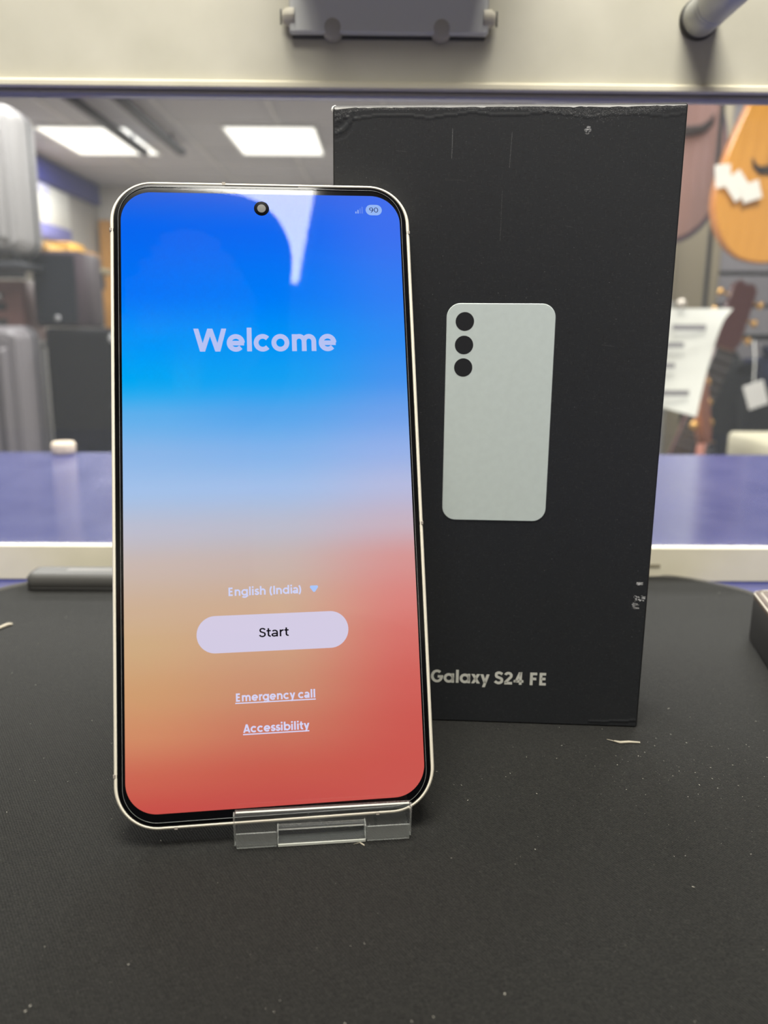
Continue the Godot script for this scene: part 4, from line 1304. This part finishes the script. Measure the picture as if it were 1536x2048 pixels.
func make_sign_and_clothes() -> void:
	# bent white paper sign on a post
	var z := -1.55
	var st := begin()
	st.set_smooth_group(0)
	var cols := 10
	var rows := 10
	var grid := []
	for j in rows + 1:
		var v := j / float(rows)
		var line := []
		for i in cols + 1:
			var u := i / float(cols)
			var left := lerpf(1230.0, 1222.0, v)
			var right := lerpf(1466.0, 1393.0, pow(v, 0.62))
			var y := lerpf(617.0, lerpf(786.0, 834.0, u), v)
			line.append(at_z(lerpf(left, right, u), y, z - 0.018 * sin(u * PI) - 0.012 * sin(v * 2.4) * u))
		grid.append(line)
	for j in rows:
		for i in cols:
			quad(st, grid[j][i], grid[j][i + 1], grid[j + 1][i + 1], grid[j + 1][i], Vector3.BACK)
			var o := Vector3(0, 0, -0.0015)
			quad(st, grid[j][i] + o, grid[j][i + 1] + o, grid[j + 1][i + 1] + o, grid[j + 1][i] + o, Vector3.FORWARD)
	var mid: Vector3 = grid[5][3]
	var s := thing("paper_sign", "bent white paper sign with dark print in front of the guitars", "sign", Vector3.ZERO)
	part("sheet", done(st), mat(rgb(222, 223, 214), 0.5), s)
	var ink := mat(rgb(128, 126, 128), 0.6)
	for q in [[1345, 1412, 655, 9], [1300, 1368, 690, 8], [1290, 1350, 731, 8], [1290, 1378, 786, 9]]:
		var a := at_z(q[0], q[2], z + 0.004)
		var b := at_z(q[1], q[2], z + 0.004)
		part("print_line", chamfer_box(Vector3(b.x - a.x, 0.0012 * q[3], 0.001), 0.0003), ink, s, (a + b) / 2)
	var cl := at_z(1363, 607, z + 0.004)
	part("clip", lathe([[0.0, 0.006], [0.006, 0.005], [0.009, 0.0]], 18), mat(rgb(190, 182, 170), 0.4, 0.4), s, cl)
	part("post", tube([Vector3(cl.x, FLOOR + 0.02, z - 0.055), Vector3(cl.x, cl.y + 0.006, z - 0.055)], [0.008, 0.008]), M.alu, s)
	part("post_foot", lathe([[0.0, 0.02], [0.09, 0.018], [0.1, 0.0], [0.0, 0.0]], 24), M.dark, s, Vector3(cl.x, FLOOR, z - 0.055), Basis(Vector3.RIGHT, -PI / 2))
	# clothes on a rail
	var zr := -2.65
	var ry := at_z(1500, 672, zr).y
	var x0 := at_z(1432, 700, zr).x
	var rail := thing("clothes_rail", "black clothes rail hung from the ceiling behind the leaning guitars", "rail", Vector3(x0 + 0.28, ry, zr))
	part("bar", tube([Vector3(-0.34, 0, 0), Vector3(0.62, 0, 0)], [0.010, 0.010]), M.black, rail)
	for x in [-0.33, 0.61]:
		part("drop_rod", tube([Vector3(x, 0, 0), Vector3(x, CEIL - ry - 0.002, 0)], [0.008, 0.008]), M.black, rail)
	var looks := [
		["black jacket hanging at the end of the clothes rail beside the pillar", rgb(16, 17, 18), 0.0],
		["navy blue jacket hanging second on the clothes rail", rgb(26, 29, 46), 0.16],
		["dark maroon jacket hanging on the clothes rail next to the navy one", rgb(40, 24, 28), 0.32],
		["blue denim jacket hanging last on the clothes rail", rgb(72, 92, 138), 0.24 + 0.24]]
	for k in looks.size():
		jacket(looks[k][0], Vector3(x0 + 0.03 + looks[k][2], ry, zr + 0.0), looks[k][1], k)
	# white tag on the denim jacket
	var tp := at_z(1512, 790, zr + 0.34)
	var t := thing("white_label", "white square card label hanging in front of the denim jacket", "label", tp)
	part("card", chamfer_box(Vector3(0.058, 0.070, 0.002), 0.0006), M.white, t, Vector3.ZERO, Basis(Vector3.BACK, 0.35))
	part("loop", tube([Vector3(-0.01, 0.035, 0), Vector3(0.0, 0.10, -0.03), Vector3(0.005, 0.15, -0.06)], [0.0015, 0.0015, 0.0015], 5), M.white, t)
	# pale bench under the clothes
	var by := at_z(1500, 893, -1.32)
	var bn := thing("low_bench", "pale beige bench on the shop floor beyond the counter", "bench", Vector3(by.x + 0.40, FLOOR, -1.43))
	part("seat", chamfer_box(Vector3(0.7, 0.05, 0.20), 0.006), mat(rgb(170, 164, 140), 0.6), bn, Vector3(0, by.y - FLOOR - 0.025, 0))
	for sx in [-1, 1]:
		part("side", chamfer_box(Vector3(0.04, by.y - FLOOR - 0.05, 0.18), 0.004), mat(rgb(150, 144, 122), 0.6), bn, Vector3(sx * 0.31, (by.y - FLOOR - 0.05) / 2, 0))

func jacket(label: String, at: Vector3, c: Color, k: int) -> void:
	var o := thing("hanging_jacket", label, "jacket", at + Vector3(0, -0.012, 0), Basis(Vector3.UP, PI / 2), "jackets on the clothes rail")
	var st := begin()
	st.set_smooth_group(0)
	var rings := []
	var prof := [[-0.045, 0.05, 0.02], [-0.07, 0.16, 0.035], [-0.11, 0.215, 0.05], [-0.2, 0.225, 0.06], [-0.4, 0.22, 0.065], [-0.6, 0.225, 0.07], [-0.72, 0.23, 0.075]]
	for p in prof:
		var ring := []
		for i in 28:
			var a := TAU * i / 28.0
			var f := 1.0 + 0.09 * sin(a * 7.0 + k + p[0] * 3.0) * clampf(-p[0] * 2.0, 0.0, 1.0)
			ring.append(Vector3(cos(a) * p[1] * f, p[0], sin(a) * p[2] * f))
		rings.append(ring)
	for j in rings.size() - 1:
		for i in 28:
			var i2 := (i + 1) % 28
			quad(st, rings[j][i], rings[j][i2], rings[j + 1][i2], rings[j + 1][i], Vector3(rings[j][i].x, 0, rings[j][i].z * 6))
	part("cloth_body", done(st), mat(c, 0.95, 0.0, 0.2), o)
	for sx in [-1, 1]:
		part("sleeve", tube([Vector3(sx * 0.17, -0.085, 0), Vector3(sx * 0.235, -0.16, 0.01), Vector3(sx * 0.255, -0.36, 0.02), Vector3(sx * 0.25, -0.60, 0.035)], [0.035, 0.055, 0.05, 0.04], 10), mat(c, 0.95, 0.0, 0.2), o)
	part("collar", tube([Vector3(-0.05, -0.045, 0.0), Vector3(0.0, -0.06, 0.035), Vector3(0.05, -0.045, 0.0), Vector3(0.0, -0.03, -0.03), Vector3(-0.05, -0.045, 0.0)], [0.016, 0.016, 0.016, 0.016, 0.016], 8), mat(c, 0.95, 0.0, 0.2), o)
	part("hanger_hook", tube([Vector3(0, -0.05, 0), Vector3(0, -0.012, 0), Vector3(0, 0.006, 0.014), Vector3(0, 0.016, 0.0), Vector3(0, 0.008, -0.014)], [0.002, 0.002, 0.002, 0.002, 0.002], 6), M.alu, o)

# ---------------------------------------------------------------- dust and lint on the mat
func make_dust() -> void:
	var mm := MultiMesh.new()
	mm.transform_format = MultiMesh.TRANSFORM_3D
	mm.mesh = loft([[0.00006, 0.00006, 0.00003, -0.00012], [0.00016, 0.00016, 0.00008, 0.0], [0.00006, 0.00006, 0.00003, 0.00012]], 1)
	var n := 1700
	mm.instance_count = n
	for i in n:
		var p := Vector3(rng.randf_range(-0.16, 0.18), 0.00006, rng.randf_range(-0.37, -0.10))
		if i > 1150:
			# a dusty patch on the right
			p = Vector3(0.085 + rng.randfn(0, 0.03), 0.00006, -0.205 + rng.randfn(0, 0.020))
		var s := 0.28 + 1.1 * pow(rng.randf(), 7.0)
		var b := Basis(Vector3.UP, rng.randf() * TAU) * Basis.from_scale(Vector3(s * rng.randf_range(0.6, 1.3), s * 0.6, s * rng.randf_range(0.8, 2.2)))
		mm.set_instance_transform(i, Transform3D(b, p))
	var d := MultiMeshInstance3D.new()
	d.name = "dust_specks"
	d.multimesh = mm
	d.material_override = mat(rgb(196, 192, 180), 0.8)
	add_child(d)
	tag(d, "tiny pale dust specks scattered over the black mat", "dust")
	d.set_meta("kind", "stuff")
	var lm := mat(rgb(178, 170, 152), 0.9)
	var lints := [
		["short pale lint thread lying in front of the black box", [[1228, 1482], [1240, 1485], [1258, 1484], [1280, 1485]], 0.0004],
		["pale flake of lint at the mat's side beyond the phone", [[-6, 1258], [6, 1253], [16, 1249], [25, 1248]], 0.0007],
		["tiny cream splinter just in front of the clear stand", [[720, 1685], [724, 1688], [729, 1691]], 0.00022]]
	for q in lints:
		var pts := []
		var rad := []
		var c := Vector3.ZERO
		for p in q[1]:
			pts.append(at_y(p[0], p[1], q[2] * 0.8))
			c += pts[-1] / q[1].size()
		c.y = 0
		for i in pts.size():
			pts[i] -= c
			rad.append(q[2] * (0.6 if i == 0 or i == pts.size() - 1 else 1.0))
		var o := thing("lint", q[0], "lint", c)
		part("fibre", tube(pts, rad, 6), lm, o)
		for k in (3 if q[2] > 0.0003 else 1):
			var a: Vector3 = pts[k % pts.size()]
			part("loose_hair", tube([a, a + Vector3(rng.randf_range(-0.002, 0.002), q[2] * 0.4, rng.randf_range(-0.001, 0.001))], [q[2] * 0.3, q[2] * 0.2], 4), lm, o)

# ---------------------------------------------------------------- the photographer's figure, seen only in the phone's glass
var field_bones := []

func field(p: Vector3) -> Array:
	var best := 1e9
	var acc := 1e9
	var col := 0
	for b in field_bones:
		var d: float
		if b[1] is Basis:
			# rounded box: centre, inverse basis, half size, radius, colour, blend
			var q: Vector3 = (b[1] * (p - b[0])).abs() - b[2] + Vector3.ONE * b[3]
			d = Vector3(maxf(q.x, 0), maxf(q.y, 0), maxf(q.z, 0)).length() + minf(maxf(q.x, maxf(q.y, q.z)), 0.0) - b[3]
			if d < best:
				best = d
				col = b[4]
		else:
			var a: Vector3 = b[0]
			var ab: Vector3 = b[1] - a
			var t := clampf((p - a).dot(ab) / maxf(ab.length_squared(), 1e-9), 0.0, 1.0)
			d = (p - a - ab * t).length() - lerpf(b[2], b[3], t)
			if d < best:
				best = d
				col = b[4]
		var k: float = b[5]
		var h := clampf(0.5 + 0.5 * (acc - d) / k, 0.0, 1.0)
		acc = lerpf(acc, d, h) - k * h * (1.0 - h) if acc < 1e8 else d
	return [acc, col]

func nets(st: SurfaceTool, lo: Vector3, hi: Vector3, cell: float, tint: Array) -> void:
	var n := Vector3i(((hi - lo) / cell).ceil()) + Vector3i.ONE
	var v := PackedFloat32Array()
	var c := PackedByteArray()
	v.resize(n.x * n.y * n.z)
	c.resize(v.size())
	var i := 0
	for z in n.z:
		for y in n.y:
			for x in n.x:
				var f := field(lo + Vector3(x, y, z) * cell)
				v[i] = f[0]
				c[i] = f[1]
				i += 1
	var step := [1, n.x, n.x * n.y]
	var pos := {}
	for z in n.z - 1:
		for y in n.y - 1:
			for x in n.x - 1:
				var o: int = x + n.x * (y + n.y * z)
				var sum := Vector3.ZERO
				var cnt := 0
				for a in 3:
					var u := (a + 1) % 3
					var w := (a + 2) % 3
					for e in 4:
						var off := Vector3.ZERO
						off[u] = e & 1
						off[w] = e >> 1
						var p0: int = o + step[u] * (e & 1) + step[w] * (e >> 1)
						var p1: int = p0 + step[a]
						if (v[p0] < 0.0) != (v[p1] < 0.0):
							off[a] = v[p0] / (v[p0] - v[p1])
							sum += off
							cnt += 1
				if cnt:
					pos[o] = lo + (Vector3(x, y, z) + sum / cnt) * cell
	for z in range(1, n.z - 1):
		for y in range(1, n.y - 1):
			for x in range(1, n.x - 1):
				var o: int = x + n.x * (y + n.y * z)
				for a in 3:
					if (v[o] < 0.0) == (v[o + step[a]] < 0.0):
						continue
					var u: int = step[(a + 1) % 3]
					var w: int = step[(a + 2) % 3]
					var out := Vector3.ZERO
					out[a] = 1.0 if v[o] < 0.0 else -1.0
					st.set_color(tint[c[o]])
					quad(st, pos[o], pos[o - u], pos[o - u - w], pos[o - w], out)

func make_person() -> void:
	var st := begin()
	st.set_smooth_group(0)
	var tint := [Color(0.022, 0.024, 0.032), Color(0.24, 0.14, 0.10), Color(0.012, 0.010, 0.009), Color(0.03, 0.035, 0.06), Color(0.02, 0.02, 0.02)]
	var V := func(x: float, y: float, z: float) -> Vector3: return Vector3(x, y, z)
	var kb := 0.05
	# bent trunk, arms at the sides, legs
	field_bones = [
		[V.call(-0.04, 0.12, 0.40), V.call(-0.04, -0.12, 0.47), 0.125, 0.120, 0, kb], [V.call(-0.13, 0.13, 0.40), V.call(0.05, 0.13, 0.40), 0.105, 0.105, 0, kb],
		[V.call(-0.04, -0.12, 0.47), V.call(-0.04, -0.27, 0.49), 0.12, 0.125, 0, kb], [V.call(-0.05, 0.20, 0.36), V.call(-0.05, 0.31, 0.28), 0.060, 0.052, 1, 0.03],
		[V.call(-0.20, 0.16, 0.39), V.call(0.12, 0.16, 0.39), 0.070, 0.070, 0, kb],
		[V.call(-0.22, 0.16, 0.39), V.call(-0.29, -0.10, 0.46), 0.058, 0.045, 0, 0.03], [V.call(-0.29, -0.10, 0.46), V.call(-0.30, -0.31, 0.40), 0.044, 0.032, 0, 0.02],
		[V.call(0.14, 0.16, 0.39), V.call(0.21, -0.10, 0.46), 0.058, 0.045, 0, 0.03], [V.call(0.21, -0.10, 0.46), V.call(0.22, -0.31, 0.40), 0.044, 0.032, 0, 0.02],
		[V.call(-0.12, -0.28, 0.49), V.call(-0.13, -0.62, 0.46), 0.090, 0.062, 3, 0.03], [V.call(-0.13, -0.62, 0.46), V.call(-0.13, -0.95, 0.52), 0.060, 0.042, 3, 0.02], [V.call(-0.13, -0.985, 0.53), V.call(-0.135, -0.995, 0.38), 0.042, 0.034, 4, 0.02],
		[V.call(0.04, -0.28, 0.49), V.call(0.05, -0.62, 0.46), 0.090, 0.062, 3, 0.03], [V.call(0.05, -0.62, 0.46), V.call(0.05, -0.95, 0.52), 0.060, 0.042, 3, 0.02], [V.call(0.05, -0.985, 0.53), V.call(0.055, -0.995, 0.38), 0.042, 0.034, 4, 0.02]]
	nets(st, Vector3(-0.40, -1.06, 0.22), Vector3(0.32, 0.34, 0.68), 0.02, tint)
	# head, bent forward to look at the counter
	var up := Vector3(0, 0.70, -0.714).normalized()
	var fwd := Vector3(0, -0.714, -0.70).normalized()
	var hb := Basis(Vector3.RIGHT, up, -fwd)
	var H := Vector3(-0.057, 0.435, 0.195)
	var L := func(x: float, y: float, z: float) -> Vector3: return H + hb * Vector3(x, y, -z)
	var inv := hb.inverse()
	field_bones = [
		[L.call(0, 0.012, -0.012), inv, Vector3(0.080, 0.096, 0.092), 0.050, 2, 0.012],
		[L.call(0, -0.03, 0.03), L.call(0, -0.085, 0.045), 0.066, 0.046, 1, 0.02], [L.call(0, 0.0, 0.04), L.call(0, 0.03, 0.035), 0.062, 0.062, 1, 0.01],
		[L.call(0, -0.012, 0.100), L.call(0, -0.038, 0.114), 0.009, 0.012, 1, 0.012], [L.call(-0.03, 0.004, 0.096), L.call(0.03, 0.004, 0.096), 0.008, 0.008, 1, 0.012],
		[L.call(-0.018, -0.064, 0.098), L.call(0.018, -0.064, 0.098), 0.006, 0.006, 1, 0.008], [L.call(0, -0.095, 0.075), L.call(0, -0.10, 0.07), 0.020, 0.020, 1, 0.02],
		[L.call(-0.076, -0.01, 0.0), L.call(-0.080, -0.04, -0.004), 0.014, 0.010, 1, 0.008], [L.call(0.076, -0.01, 0.0), L.call(0.080, -0.04, -0.004), 0.014, 0.010, 1, 0.008],
		[L.call(-0.03, -0.008, 0.094), L.call(-0.028, -0.008, 0.095), 0.010, 0.010, 1, 0.006], [L.call(0.03, -0.008, 0.094), L.call(0.028, -0.008, 0.095), 0.010, 0.010, 1, 0.006],
		[L.call(0, -0.08, -0.02), V.call(-0.05, 0.29, 0.295), 0.050, 0.052, 1, 0.02]]
	nets(st, H - Vector3.ONE * 0.17, H + Vector3.ONE * 0.17, 0.0085, tint)
	# hands: palm, four fingers, thumb
	for sx in [-1, 1]:
		var wr: Vector3 = Vector3(-0.30, -0.31, 0.40) if sx < 0 else Vector3(0.22, -0.31, 0.40)
		field_bones = [[wr + Vector3(0, 0.02, 0.004), wr + Vector3(0, -0.02, -0.004), 0.031, 0.026, 1, 0.01], [wr + Vector3(0, -0.03, -0.022), wr + Vector3(0, -0.075, -0.034), 0.018, 0.016, 1, 0.012], [wr + Vector3(0, -0.03, 0.012), wr + Vector3(0, -0.075, 0.022), 0.018, 0.015, 1, 0.012]]
		for k in 4:
			var root := wr + Vector3(0, -0.080 + 0.004 * absf(k - 1.4), -0.036 + 0.020 * k)
			var len_: float = [0.066, 0.076, 0.070, 0.054][k]
			var k1 := root + Vector3(-sx * 0.006, -len_ * 0.5, -0.001)
			var k2 := k1 + Vector3(-sx * 0.014, -len_ * 0.42, 0)
			field_bones.append([root, k1, 0.0092, 0.0084, 1, 0.004])
			field_bones.append([k1, k2, 0.0084, 0.0072, 1, 0.003])
		var th := wr + Vector3(-sx * 0.004, -0.030, -0.030)
		var t1 := th + Vector3(-sx * 0.014, -0.030, -0.026)
		field_bones.append([th, t1, 0.013, 0.010, 1, 0.008])
		field_bones.append([t1, t1 + Vector3(-sx * 0.006, -0.030, -0.006), 0.0098, 0.0085, 1, 0.004])
		nets(st, wr + Vector3(-0.055, -0.195, -0.085), wr + Vector3(0.055, 0.05, 0.06), 0.006, tint)
	var m := mat(Color(1, 1, 1), 0.8)
	m.vertex_color_use_as_albedo = true
	var o := part("person", done(st), m, self)
	tag(o, "person in dark clothes bending over the counter to look at the phone", "person")
